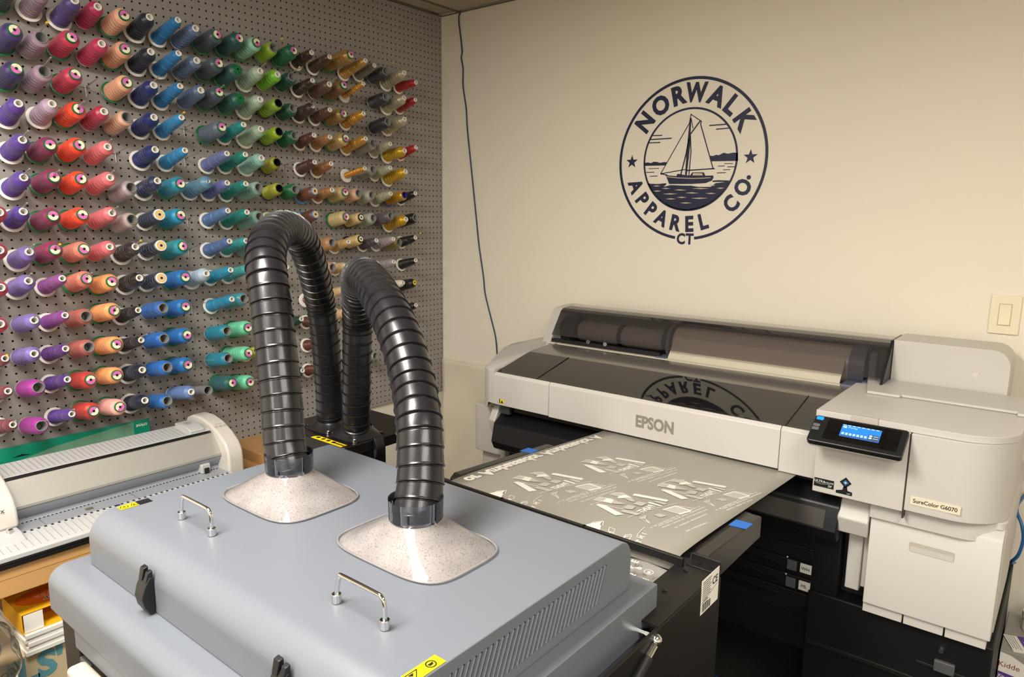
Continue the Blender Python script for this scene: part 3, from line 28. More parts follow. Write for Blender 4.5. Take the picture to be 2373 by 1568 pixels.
HOOKS = [[-1.6018,1.8809,0.118,1.9017,"beside the peach cone of the third row"],[-1.2934,1.7848,0.1412,1.8169,"right of the sky blue cone of the fourth row"],[-1.5288,1.6844,0.1149,1.7035,"in the gap of the fifth row right of the coral pink cone"],[-1.2986,1.686,0.1194,1.7001,"right of the sky blue cone of the fifth row"],[-1.3022,1.4748,0.119,1.5026,"right of the turquoise cone of the seventh row"],[-1.3064,1.3679,0.1192,1.3931,"right of the teal cone of the eighth row"],[-0.2805,1.8825,0.1456,1.9252,"right of the silver cone of the third row"],[-1.3075,1.1638,0.1074,1.1836,"right of the cobalt cone of the tenth row"],[-1.3095,1.0623,0.1112,1.0852,"right of the cobalt cone of the eleventh row"],[-1.3146,0.9616,0.1531,0.9836,"right of the cobalt cone of the twelfth row"],[-0.9012,1.6861,0.0942,1.6976,"right of the olive cone of the fifth row"],[-0.5253,1.9785,0.0529,1.9918,"between gold and charcoal cones of the second row"]]
LOGO = {"boat":[[[-0.0943,-0.0518],[-0.0809,-0.0559],[-0.0468,-0.0591],[-0.0446,-0.0522],[-0.0396,-0.0509],[-0.0111,-0.0563],[0.0093,-0.0582],[0.0172,-0.047],[0.0634,-0.0482],[0.0706,-0.0607],[0.1007,-0.0605],[0.1031,-0.0682],[0.097,-0.0793],[0.0732,-0.0879],[0.0136,-0.09],[-0.0375,-0.0891],[-0.0765,-0.0884],[-0.0855,-0.0685]]],"mast":[[[-0.0038,0.1525],[0.0027,0.152],[0.0016,0.0937],[0.0041,0.0755],[-0.0003,0.003],[-0.0045,-0.0565],[-0.0116,-0.0563],[-0.0104,0.0125],[-0.007,0.0942]]],"lines":[[[[-0.0001,0.1656],[-0.0043,0.1346],[-0.1146,-0.0489]],3.2],[[[-0.0001,0.1656],[0.0425,0.138]],3.2],[[[0.0425,0.138],[0.0407,0.127],[0.0992,-0.0358]],4],[[[0.0012,0.1521],[0.0108,0.1147]],3],[[[0.0376,0.1384],[0.0016,0.0937]],5],[[[-0.0055,-0.0394],[0.104,-0.0359]],4.5],[[[-0.1146,-0.0489],[-0.0275,-0.0374]],3.5],[[[-0.1146,-0.0489],[-0.0889,-0.0534]],4],[[[-0.0034,0.0759],[-0.0127,0.0172],[-0.0291,-0.0535]],5],[[[0.0018,0.0891],[0.0077,0.03],[0.0041,-0.0567]],4],[[[-0.0275,-0.0374],[-0.0123,-0.0355]],3],[[[-0.1605,0.0977],[-0.1162,0.0961]],4],[[[-0.1678,0.0831],[-0.0763,0.0831]],4.5],[[[-0.1699,0.071],[-0.1233,0.07]],4],[[[0.0766,0.1202],[0.1392,0.1203]],4.5],[[[0.1034,0.1052],[0.1486,0.1058]],4],[[[-0.1668,-0.0275],[-0.1231,-0.0279]],2.5],[[[-0.177,-0.0415],[-0.1433,-0.042]],3],[[[-0.1599,-0.0573],[-0.1281,-0.0566]],3],[[[0.1421,-0.0194],[0.174,-0.0201]],2.5],[[[0.1188,-0.0275],[0.1426,-0.0274]],2.5],[[[0.1546,-0.0313],[0.1804,-0.0317]],3],[[[0.1387,-0.041],[0.1651,-0.0414]],2.5],[[[0.1156,-0.0519],[0.148,-0.0519]],3],[[[0.102,-0.0817],[0.1261,-0.0813],[0.1618,-0.0829]],6]],"land":[[[-0.1864,-0.005],[-0.1745,-0.0035],[-0.158,-0.0065],[-0.1464,-0.0017],[-0.1313,-0.0036],[-0.1204,-0.0073],[-0.102,-0.0047],[-0.0877,-0.0062],[-0.0934,-0.0176],[-0.1359,-0.0171],[-0.1859,-0.0164]],[[0.0808,0.0119],[0.0964,0.0099],[0.1081,0.0139],[0.1178,0.0117],[0.1363,0.0197],[0.153,0.0155],[0.1738,0.0189],[0.1901,0.0165],[0.1929,-0.0111],[0.0879,-0.0094]]],"sea":[[[-0.1706,-0.0833],[-0.1541,-0.086],[-0.127,-0.0875],[-0.0883,-0.0849],[-0.0896,-0.091],[-0.0998,-0.0988],[-0.0685,-0.0923],[-0.0165,-0.0955],[0.014,-0.096],[0.0443,-0.1011],[0.0936,-0.1019],[0.1121,-0.0887],[0.1548,-0.085],[0.1634,-0.0865],[0.1493,-0.1095],[0.1294,-0.1339],[0.1018,-0.1564],[0.0685,-0.1747],[0.0292,-0.1854],[-0.0037,-0.1878],[-0.0374,-0.1842],[-0.0747,-0.1725],[-0.1132,-0.1486],[-0.1473,-0.1148]]],"cab":[[[0.0196,-0.0548],[0.0223,-0.0494],[0.0572,-0.0513],[0.0607,-0.0595],[0.0198,-0.0585]]],"wh":[[[-0.1456,-0.0948],[-0.1295,-0.0927],[-0.1133,-0.0953],[-0.1292,-0.0974]],[[-0.1064,-0.1049],[-0.0884,-0.1028],[-0.0704,-0.1054],[-0.0882,-0.1075]],[[-0.0544,-0.1113],[-0.0281,-0.1093],[-0.0018,-0.1129],[-0.0278,-0.1139]],[[0.0196,-0.1067],[0.0545,-0.1049],[0.0891,-0.1077],[0.0547,-0.1095]],[[0.0845,-0.0963],[0.0989,-0.0943],[0.1136,-0.0968],[0.0992,-0.0988]],[[0.1171,-0.1072],[0.1324,-0.1052],[0.1477,-0.1072],[0.1326,-0.1097]],[[-0.1435,-0.1144],[-0.1261,-0.1122],[-0.1085,-0.1143],[-0.1258,-0.117]],[[-0.1016,-0.1258],[-0.0705,-0.1238],[-0.0395,-0.1264],[-0.0702,-0.1285]],[[-0.0068,-0.123],[0.0199,-0.121],[0.0467,-0.1245],[0.0202,-0.1256]],[[0.0755,-0.1257],[0.0966,-0.1237],[0.1178,-0.1262],[0.0969,-0.1282]],[[-0.0883,-0.1449],[-0.0666,-0.1427],[-0.0448,-0.1451],[-0.0663,-0.1474]],[[-0.0414,-0.1395],[-0.0206,-0.1373],[0.0002,-0.1398],[-0.0204,-0.142]],[[0.0167,-0.1432],[0.0517,-0.1411],[0.0863,-0.1431],[0.0519,-0.1457]],[[-0.0278,-0.1607],[-0.003,-0.1584],[0.0217,-0.1608],[-0.0028,-0.1631]]],"hullwh":[[[-0.0886,-0.059],[-0.0388,-0.0649],[0.0123,-0.0679],[0.0622,-0.0682],[0.0914,-0.067],[0.0916,-0.0693],[0.0623,-0.0709],[0.0125,-0.0707],[-0.0386,-0.0677],[-0.0885,-0.0618]]]}
MOT = {"w":[[[-0.0836,-0.0153],[-0.0901,0.0105],[-0.0733,0.0134],[-0.0642,-0.0119]],[[-0.0735,0.0292],[-0.0767,0.0425],[-0.0686,0.0633],[-0.0518,0.0568],[-0.0664,0.0329]],[[-0.0606,0.0819],[-0.0563,0.088],[0.016,0.1053],[0.0205,0.0992],[0.0199,0.0919],[-0.0483,0.0737],[-0.0563,0.0715]],[[-0.0846,-0.0444],[-0.0836,-0.0349],[-0.0673,-0.0318],[-0.04,-0.0423],[-0.0099,-0.0514],[-0.0202,-0.0681]],[[0.073,0.0392],[0.0856,0.0811],[0.0881,0.0727],[0.0839,0.0567],[0.0788,0.0413]],[[-0.0084,0.0531],[-0.0068,0.0611],[0.0258,0.0602],[0.0233,0.0538]],[[0.0365,0.0394],[0.0461,0.0827],[0.0486,0.0805],[0.0394,0.0377]],[[0.0474,0.083],[0.0844,0.0822],[0.0844,0.0792],[0.0489,0.0799]]],"g":[[[-0.1053,-0.0227],[-0.1071,0.0051],[-0.0901,0.0105],[-0.0836,-0.0153]],[[-0.0983,0.0394],[-0.0966,0.055],[-0.0832,0.0698],[-0.0686,0.0633],[-0.0767,0.0425]],[[-0.0733,0.0134],[-0.0393,0.0071],[-0.0415,0.0031],[-0.0642,-0.0119]],[[-0.0603,0.0381],[-0.0513,0.0572],[-0.0314,0.038],[-0.0393,0.0334]],[[-0.0276,-0.0234],[0.0143,-0.0208],[0.013,-0.0339],[-0.0234,-0.0406]],[[-0.0344,0.009],[-0.0155,0.0122],[-0.0118,-0.01],[-0.0282,-0.0198]],[[0.0399,0.0381],[0.0487,0.0789],[0.0846,0.0786],[0.0726,0.0401]],[[0.0371,-0.0054],[0.0444,0.0129],[0.0618,0.0115],[0.0552,-0.0081]],[[-0.028,0.0453],[-0.0068,0.05],[-0.0072,0.0236],[-0.0287,0.0226]],[[0.0229,-0.0415],[0.028,-0.0172],[0.0378,-0.0406],[0.0306,-0.0428]],[[-0.0003,0.0824],[0.0261,0.0824],[0.0267,0.0697],[-0.0032,0.0709]]],"l":[[[[0.0378,-0.0406],[0.055,-0.0547]],3],[[[0.0253,-0.0433],[0.055,-0.0547]],3],[[[-0.0663,-0.031],[-0.0295,-0.0251],[-0.0335,-0.003]],2],[[[0.0052,-0.0603],[0.0129,0.0027],[0.0421,0.1027]],2],[[[0.0484,0.0838],[0.0864,0.0988]],2]]}
MOFF = [[1.6304,-1.0086],[1.5903,-1.2547],[1.8709,-1.038],[1.8139,-1.2397]]
PAINT = [[-0.0027,-0.0043],[0.0209,0.0389]]
MTXT = [[[0.0682,-0.077],[0.0883,0.1222]],[[0.0761,-0.0537],[0.0979,0.1259]],[[0.0856,-0.0568],[0.1091,0.1138]],[[0.1054,-0.0382],[0.1199,0.0893]],[[0.1304,-0.0389],[0.1417,0.0398]]]
HOSE1 = [[1.4474,-1.8795,1.0425],[1.4161,-1.8621,1.0815],[1.3911,-1.8482,1.1558],[1.3615,-1.8354,1.2396],[1.3329,-1.823,1.3172],[1.3056,-1.8123,1.3801],[1.2723,-1.792,1.419],[1.2208,-1.7438,1.4519],[1.1284,-1.6512,1.4669],[1.064,-1.5719,1.448],[1.0277,-1.5219,1.399],[0.983,-1.4732,1.3403],[0.9337,-1.423,1.265],[0.926,-1.4077,1.1921],[0.9175,-1.395,1.1052],[0.9069,-1.3834,1.0156],[0.9045,-1.3816,0.9396],[0.8955,-1.3745,0.911]]
HOSE2 = [[1.7567,-1.8496,1.0361],[1.7412,-1.8331,1.0804],[1.7252,-1.817,1.1225],[1.702,-1.7978,1.1711],[1.6574,-1.7665,1.2163],[1.6156,-1.7447,1.2598],[1.5687,-1.7245,1.302],[1.5068,-1.6971,1.3373],[1.4161,-1.6489,1.3618],[1.3189,-1.5927,1.3717],[1.2194,-1.5254,1.348],[1.135,-1.4586,1.2957],[1.0819,-1.4176,1.2324],[1.0679,-1.41,1.1622],[1.0535,-1.4021,1.0898],[1.04,-1.3955,1.0039],[1.0241,-1.3864,0.9327],[1.0265,-1.3891,0.9119]]
CORD = [[0.1311,2.4286],[0.1174,2.3949],[0.1309,2.3075],[0.139,2.2493],[0.1335,2.2212],[0.1444,2.1719],[0.1444,2.0946],[0.1636,1.9955],[0.1719,1.8969],[0.1913,1.7573],[0.208,1.6369],[0.2305,1.4752],[0.2475,1.3531],[0.2757,1.2102],[0.2871,1.1279],[0.3207,1.0264],[0.3542,0.9251],[0.3658,0.8359],[0.3687,0.8172]]
PEGL = ["lilac|second","lilac|third","fluorescent orange|fourth","navy|top","royal navy|third","purple|fifth","coral pink|fifth","sky blue|fourth","purple|sixth","plum|sixth","coral pink|sixth","purple|seventh","coral pink|seventh","lavender|eighth","plum|eighth","wrapped black|eighth","lavender|ninth","salmon|ninth","lavender|tenth","apricot|tenth","black|eleventh","maroon|eleventh","magenta|twelfth","magenta|bottom","violet|bottom","maroon|bottom","lime|top","sage|second","dark green|second","brown|top","brown|second","chestnut|third","charcoal|top","silver|top","silver|second","red|second","silver|third","charcoal grey|third","black|eighth","mint|bottom"]

# ---------------- materials ----------------
def lin(h):
    if isinstance(h, (tuple, list)): return tuple(h)+((1,) if len(h) == 3 else ())
    v = [int(h[i:i+2], 16)/255 for i in (0, 2, 4)]
    return tuple((c/12.92 if c <= .04045 else ((c+.055)/1.055)**2.4) for c in v)+(1,)
MC = {}
def mat(name, col='ffffff', rough=.5, metal=0., spec=.5, bump=0., bscale=200., noise=0., nscale=20., emit=None, estr=0., coat=0., stretch=None, sheen=0.):
    if name in MC: return MC[name]
    m = bpy.data.materials.new(name); m.use_nodes = True; nt = m.node_tree; b = nt.nodes['Principled BSDF']
    c = lin(col); b.inputs['Base Color'].default_value = c; b.inputs['Roughness'].default_value = rough
    b.inputs['Metallic'].default_value = metal; b.inputs['Specular IOR Level'].default_value = spec
    b.inputs['Coat Weight'].default_value = coat; b.inputs['Sheen Weight'].default_value = sheen
    tc = nt.nodes.new('ShaderNodeTexCoord'); src = tc.outputs['Object']
    if stretch:
        mp = nt.nodes.new('ShaderNodeMapping'); mp.inputs['Scale'].default_value = stretch; nt.links.new(src, mp.inputs[0]); src = mp.outputs[0]
    n = nt.nodes.new('ShaderNodeTexNoise'); n.inputs['Scale'].default_value = nscale; n.inputs['Detail'].default_value = 5; nt.links.new(src, n.inputs['Vector'])
    mx = nt.nodes.new('ShaderNodeMix'); mx.data_type = 'RGBA'; mx.inputs[0].default_value = 0
    mx.inputs[6].default_value = c; mx.inputs[7].default_value = tuple(x*(1-noise) for x in c[:3])+(1,)
    nt.links.new(n.outputs['Fac'], mx.inputs[0]); nt.links.new(mx.outputs[2], b.inputs['Base Color'])
    if bump:
        n2 = nt.nodes.new('ShaderNodeTexNoise'); n2.inputs['Scale'].default_value = bscale; n2.inputs['Detail'].default_value = 3; nt.links.new(src, n2.inputs['Vector'])
        bp = nt.nodes.new('ShaderNodeBump'); bp.inputs['Strength'].default_value = bump; bp.inputs['Distance'].default_value = .002
        nt.links.new(n2.outputs['Fac'], bp.inputs['Height']); nt.links.new(bp.outputs[0], b.inputs['Normal'])
    if emit: b.inputs['Emission Color'].default_value = lin(emit); b.inputs['Emission Strength'].default_value = estr
    MC[name] = m; return m
def clear(name, tint, amount, rough=.08, ior=1.45, body=None, bodyamt=0.):
    """thin tinted plastic: transparent tint mixed with a fresnel gloss, with an optional diffuse film"""
    if name in MC: return MC[name]
    m = bpy.data.materials.new(name); m.use_nodes = True; nt = m.node_tree; nt.nodes.clear()
    out = nt.nodes.new('ShaderNodeOutputMaterial'); t = nt.nodes.new('ShaderNodeBsdfTransparent'); t.inputs[0].default_value = lin(tint)
    g = nt.nodes.new('ShaderNodeBsdfGlossy'); g.inputs['Roughness'].default_value = rough; g.inputs[0].default_value = (1, 1, 1, 1)
    f = nt.nodes.new('ShaderNodeFresnel'); f.inputs[0].default_value = ior
    base = t.outputs[0]
    if body:
        d = nt.nodes.new('ShaderNodeBsdfPrincipled'); d.inputs['Base Color'].default_value = lin(body); d.inputs['Roughness'].default_value = .45
        mx0 = nt.nodes.new('ShaderNodeMixShader'); mx0.inputs[0].default_value = bodyamt
        nt.links.new(base, mx0.inputs[1]); nt.links.new(d.outputs[0], mx0.inputs[2]); base = mx0.outputs[0]
    mx = nt.nodes.new('ShaderNodeMixShader'); nt.links.new(f.outputs[0], mx.inputs[0]); nt.links.new(base, mx.inputs[1]); nt.links.new(g.outputs[0], mx.inputs[2])
    nt.links.new(mx.outputs[0], out.inputs[0]); MC[name] = m; return m
WALL = mat('painted_wall', 'ece4d3', .7, bump=.15, bscale=350, noise=.03, nscale=3)
WHITE = mat('printer_white', 'c3bfb8', .38, bump=.05, bscale=900)
WHITE2 = mat('printer_white_seam', 'cfc9bd', .5)
BLACKP = mat('black_plastic', '16161a', .38, bump=.06, bscale=900)
BLACKM = mat('black_powdercoat', '181614', .42, bump=.12, bscale=1200, noise=.2)
GREYM = mat('blue_grey_paint', '6f747c', .34, bump=.10, bscale=900, spec=.5)
DARK = mat('dark_interior', '0a0a0b', .6)
CHROME = mat('chrome', 'dcdcdc', .12, metal=1)
STEEL = mat('brushed_steel', 'a8a8a6', .28, metal=1, bump=.1, bscale=60, stretch=(1, .02, 1))
HOSE = mat('hose_black', '1b1a1d', .30, bump=.05, bscale=300, coat=.15)
WOOD = mat('beech_wood', 'cfa066', .45, noise=.22, nscale=9, stretch=(1, .12, 6), bump=.05)
NAVYINK = mat('navy_vinyl', '141c3c', .5)
WHITEINK = mat('white_ink', 'e6e1d6', .6); GREYINK = mat('grey_ink', 'b8b5aa', .6)
PAPER = mat('white_paper', 'eeebe2', .7); CARD = mat('cardboard', 'b58a58', .75, noise=.15, nscale=30)
YELLOW = mat('yellow_label', 'f4d410', .4); BLACKINK = mat('black_ink', '101012', .5)
BLUETAPE = mat('blue_tape', '2a6cc0', .6, bump=.2)
# ---------------- mesh helpers ----------------
class MB:
    def __init__(s): s.v = []; s.f = []; s.mi = []; s.m = 0
    def add(s, vs, fs):
        o = len(s.v); s.v += [tuple(x) for x in vs]; s.f += [tuple(i+o for i in f) for f in fs]; s.mi += [s.m]*len(fs); return s
    def box(s, x0, x1, y0, y1, z0, z1):
        v = [(x, y, z) for x in (x0, x1) for y in (y0, y1) for z in (z0, z1)]
        return s.add(v, [(0,1,3,2),(4,6,7,5),(0,4,5,1),(2,3,7,6),(0,2,6,4),(1,5,7,3)])
    def prism(s, prof, a0, a1, axis='x'):
        n = len(prof)
        def P(p, a): return {'x': (a, p[0], p[1]), 'y': (p[0], a, p[1]), 'z': (p[0], p[1], a)}[axis]
        v = [P(p, a0) for p in prof]+[P(p, a1) for p in prof]
        return s.add(v, [tuple(range(n))[::-1], tuple(range(n, 2*n))]+[(i, (i+1) % n, n+(i+1) % n, n+i) for i in range(n)])
    def lathe(s, prof, seg=32, mtx=None, capa=False, capb=False):
        mtx = mtx or Matrix(); v = []; f = []; n = len(prof)
        for (a, r) in prof:
            for k in range(seg):
                t = 2*math.pi*k/seg; v.append(mtx @ Vector((a, r*math.cos(t), r*math.sin(t))))
        for i in range(n-1):
            for k in range(seg):
                k2 = (k+1) % seg; f.append((i*seg+k, i*seg+k2, (i+1)*seg+k2, (i+1)*seg+k))
        if capa: f.append(tuple(range(seg))[::-1])
        if capb: f.append(tuple((n-1)*seg+k for k in range(seg)))
        return s.add(v, f)
    def tube(s, pts, r, seg=12, rs=None, caps=True):
        pts = [Vector(p) for p in pts]; n = len(pts); v = []; f = []
        t0 = (pts[1]-pts[0]).normalized(); up = Vector((0, 0, 1)) if abs(t0.z) < .9 else Vector((1, 0, 0)); nn = t0.cross(up).normalized()
        for i, p in enumerate(pts):
            t = (pts[min(i+1, n-1)]-pts[max(i-1, 0)]).normalized(); nn = (nn-t*nn.dot(t)).normalized(); b = t.cross(nn); rr = rs[i] if rs else r
            for k in range(seg):
                a = 2*math.pi*k/seg; v.append(p+nn*(rr*math.cos(a))+b*(rr*math.sin(a)))
        for i in range(n-1):
            for k in range(seg):
                k2 = (k+1) % seg; f.append((i*seg+k, i*seg+k2, (i+1)*seg+k2, (i+1)*seg+k))
        if caps: f.append(tuple(range(seg))[::-1]); f.append(tuple((n-1)*seg+k for k in range(seg)))
        return s.add(v, f)
    def slab(s, poly, mtx, th=.0004):
        """flat polygon (local xy) with thickness, placed by a matrix"""
        n = len(poly); v = [mtx @ Vector((p[0], p[1], 0)) for p in poly]+[mtx @ Vector((p[0], p[1], th)) for p in poly]
        return s.add(v, [tuple(range(n))[::-1], tuple(range(n, 2*n))]+[(i, (i+1) % n, n+(i+1) % n, n+i) for i in range(n)])
    def line(s, pts, wd, mtx, th=.0004):
        for a, b in zip(pts[:-1], pts[1:]):
            a = Vector((a[0], a[1])); b = Vector((b[0], b[1])); d = (b-a)
            if d.length < 1e-6: continue
            d.normalize(); nrm = Vector((-d.y, d.x))*wd/2; e = d*wd*.3
            s.slab([a-e-nrm, b+e-nrm, b+e+nrm, a-e+nrm], mtx, th)
        return s
    def ring(s, r0, r1, a0, a1, mtx, seg=96, th=.0004):
        P = []
        for i in range(seg+1):
            t = a0+(a1-a0)*i/seg; P.append((math.cos(t), math.sin(t)))
        for i in range(seg):
            (c0, s0), (c1, s1) = P[i], P[i+1]
            s.slab([(r0*c0, r0*s0), (r1*c0, r1*s0), (r1*c1, r1*s1), (r0*c1, r0*s1)], mtx, th)
        return s
    def text(s, body, size, mtx, bold=0., ax='CENTER', ay='CENTER', th=.0004, sx=1., space=1.):
        cu = bpy.data.curves.new('t', 'FONT'); cu.body = body; cu.size = size; cu.align_x = ax; cu.align_y = ay; cu.offset = bold; cu.resolution_u = 3
        cu.space_character = space; o = bpy.data.objects.new('t', cu); C.objects.link(o); dg = bpy.context.evaluated_depsgraph_get(); dg.update()
        me = bpy.data.meshes.new_from_object(o.evaluated_get(dg)); mt = mtx @ Matrix.Diagonal((sx, 1, 1, 1)) @ Matrix.Translation((0, 0, th))
        s.add([mt @ v.co for v in me.vertices], [tuple(p.vertices) for p in me.polygons])
        bpy.data.objects.remove(o); bpy.data.curves.remove(cu); bpy.data.meshes.remove(me); return s
    def mesh(s, name, off=Vector((0, 0, 0)), smooth=35):
        me = bpy.data.meshes.new(name); me.from_pydata([tuple(Vector(v)-off) for v in s.v], [], s.f); me.update()
        bm = bmesh.new(); bm.from_mesh(me)
        bmesh.ops.recalc_face_normals(bm, faces=bm.faces); bm.to_mesh(me); bm.free()
        if any(s.mi): me.polygons.foreach_set('material_index', s.mi)
        if smooth:
            me.polygons.foreach_set('use_smooth', [True]*len(me.polygons)); me.set_sharp_from_angle(angle=math.radians(smooth))
        return me
    def build(s, name, m, parent=None, bevel=0., smooth=35, off=None, bseg=3):
        base = off if off is not None else (parent.get('_base', None) if parent else None)
        b = Vector(base) if base is not None else Vector((0, 0, 0))
        me = s.mesh(name, b, smooth)
        for x in (m if isinstance(m, list) else [m]): me.materials.append(x)
        o = bpy.data.objects.new(name, me); C.objects.link(o)
        if parent: o.parent = parent; o['_base'] = list(b)
        if bevel:
            md = o.modifiers.new('bevel', 'BEVEL'); md.width = bevel; md.segments = bseg; md.limit_method = 'ANGLE'; md.angle_limit = math.radians(40); md.harden_normals = False
        return o
def thing(name, label, cat, loc=(0, 0, 0), group=None):
    o = bpy.data.objects.new(name, None); C.objects.link(o); o.location = loc; o.empty_display_size = .05
    o['label'] = label; o['category'] = cat; o['_base'] = list(loc)
    if group: o['group'] = group
    return o
def tag(o, label, cat, group=None, kind=None):
    if label: o['label'] = label
    if cat: o['category'] = cat
    if group: o['group'] = group
    if kind: o['kind'] = kind
    return o
def struct(name, mb, m, **k):
    o = mb.build(name, m, **k); o['kind'] = 'structure'; return o
def rrect(x0, x1, y0, y1, r, seg=5, rs=None):
    rs = rs or (r, r, r, r); out = []
    for (cx, cy, a, q) in ((x1, y1, 0, rs[0]), (x0, y1, 90, rs[1]), (x0, y0, 180, rs[2]), (x1, y0, 270, rs[3])):
        sx = -1 if cx == x1 else 1; sy = -1 if cy == y1 else 1
        if q <= 0: out.append((cx, cy)); continue
        for i in range(seg+1):
            t = math.radians(a+90*i/seg); out.append((cx+sx*q+q*math.cos(t), cy+sy*q+q*math.sin(t)))
    return out
def frame(o, x, y):
    """matrix with local x,y axes at origin o"""
    x = Vector(x).normalized(); y = Vector(y).normalized(); z = x.cross(y)
    m = Matrix((x, y, z)).transposed().to_4x4(); m.translation = Vector(o); return m
def mirror(m): return m @ Matrix.Diagonal((-1, 1, 1, 1))
random.seed(4)
# ---------------- room ----------------
struct('wall_left', MB().box(-.12, -.012, -7.2, 0, 0, 2.6), WALL)
struct('wall_back', MB().box(-.12, 5, 0, .12, 0, 2.6), WALL)
struct('wall_right', MB().box(4.6, 4.72, -7.2, 0, 0, 2.6), WALL)
struct('wall_front', MB().box(-.12, 4.72, -7.32, -7.2, 0, 2.6), WALL)
m = mat('carpet', '2a2622', .95, bump=.9, bscale=260, noise=.75, nscale=170, stretch=(1, .25, 1))
struct('floor', MB().box(-.12, 4.72, -7.32, .12, -.1, 0), m)
ctile = mat('ceiling_tile', 'b9ae98', .9, bump=.4, bscale=120, noise=.12, nscale=70)
struct('ceiling', MB().box(-.12, 4.72, -7.32, .12, 2.445, 2.55), ctile)
cm = MB(); rail = MB(); rail2 = MB()
for i in range(8):
    for j in range(8):
        x0 = .12+.61*i; y1 = -.012-.61*j
        if any(abs(x0+.3-a) < .62 and abs(y1-.3-b) < .92 for a, b, _ in LAMPS): continue
        if x0 < 4.3 and y1 > -4.6: cm.box(x0+.004, x0+.602, y1-.598, y1-.004, 2.428, 2.444)
for j in range(8): cm.box(-.01, .112, -.012-.61*j-.598, -.016-.61*j, 2.432, 2.444)
struct('ceiling_panel', cm, ctile)
dr = mat('ceiling_rail', '6a604e', .6)
for i in range(8): rail.box(.112+.61*i, .12+.61*i, -4.99, -.001, 2.424, 2.445)
for j in range(8): rail.box(0, 4.6, -.618-.61*j, -.61-.61*j, 2.424, 2.4445)
struct('trim_1', rail, dr)
struct('trim_2', MB().box(.0, 4.6, -.012, -.0005, 2.4225, 2.4248).box(0, .012, -5, -.012, 2.4225, 2.4248), dr)
# two ceiling fixtures plus four added fill panels: housing and lens around each lamp
LN = ('over the left bench side', 'over the right side near the printer', 'added as fill in the middle of the left row', 'added as fill in the middle of the right row', 'added as fill at the far end of the left row', 'added as fill at the far end of the right row')
for i, (x, y, _p) in enumerate(LAMPS):
    t = thing('ceiling_light', 'recessed lamp panel '+LN[i], 'light', (x, y, 2.4), 'recessed ceiling lamp panels')
    MB().box(x-.31, x-.29, y-.61, y+.61, 2.395, 2.44).box(x+.29, x+.31, y-.61, y+.61, 2.395, 2.44).box(x-.29, x+.29, y-.61, y-.59, 2.395, 2.44).box(x-.29, x+.29, y+.59, y+.61, 2.395, 2.44).build('housing', WHITE, t)
    MB().box(x-.29, x+.29, y-.59, y+.59, 2.41, 2.42).build('diffuser', mat('lamp_diffuser', 'fff6e4', .5, emit='fff0d8', estr=2.0), t)
# ---------------- pegboard with drilled holes ----------------
PEGM = mat('pegboard_grey', '9b9590', .5, bump=.05, bscale=400, noise=.05, nscale=4)
def pegboard(y1, y0, z0, z1, label):
    p = .0254; mb = MB(); r = .0034; K = 8
    ny = 48; nz = int(round((z1-z0)/p)); zz0 = .6232-p/2
    ya = y1-.0005; yw = ya-ny*p; v = []; f = []
    cs = [(math.cos(math.pi/8+2*math.pi*k/K), math.sin(math.pi/8+2*math.pi*k/K)) for k in range(K)]
    # the square of each cell is spoked to its hole
    sq = [(1, .4142), (.4142, 1), (-.4142, 1), (-1, .4142), (-1, -.4142), (-.4142, -1), (.4142, -1), (1, -.4142)]
    h = p/2
    for i in range(ny):
        for j in range(nz):
            cy = ya-h-i*p; cz = zz0+h+j*p; o = len(v)
            for a, b in sq: v.append((0, cy+a*h, cz+b*h))
            for a, b in cs: v.append((0, cy+a*r, cz+b*r))
            for a, b in cs: v.append((-.0055, cy+a*r, cz+b*r))
            for a, b in ((1, 1), (-1, 1), (-1, -1), (1, -1)): v.append((0, cy+a*h, cz+b*h))
            for k in range(K):
                k2 = (k+1) % K; f.append((o+k, o+k2, o+8+k2, o+8+k)); f.append((o+8+k, o+8+k2, o+16+k2, o+16+k))
            f += [(o, o+24, o+1), (o+2, o+25, o+3), (o+4, o+26, o+5), (o+6, o+27, o+7)]
    mb.add(v, f)
    zt = zz0+nz*p
    for (a, b, c, d) in ((ya, yw, z0-.0, zz0),):
        mb.box(-.0055, 0, b, a, c, d)
    mb.box(-.0055, 0, yw, ya, zt, z1)
    me = bpy.data.meshes.new('pegboard'); me.from_pydata(mb.v, [], mb.f); me.update(); me.materials.append(PEGM)
    o = bpy.data.objects.new('pegboard', me); C.objects.link(o)
    # flip faces so that normals face the room
    for q in me.polygons:
        if q.normal.x < 0 and abs(q.center.x) < 1e-6: q.flip()
    bk = MB().box(-.0115, -.0085, yw, ya, zz0+.002, z1-.002).build('shade_backing', mat('hole_shade', '1c1612', .8)); bk.parent = o  # near-black sheet added behind the board, its colour stands for shade in the holes
    me.materials.append(mat('hardboard_core', '30261e', .8))
    for q in me.polygons:
        if q.center.x < -.001 and abs(q.normal.x) < .5: q.material_index = 1
    tag(o, label, 'pegboard', 'grey pegboard sheets')
    return o
pegboard(0, -1.2192, .609, 2.4195, 'grey pegboard sheet beside the corner of the beige wall')
pegboard(-1.2196, -2.44, .609, 2.4195, 'grey pegboard sheet left of the vertical seam')
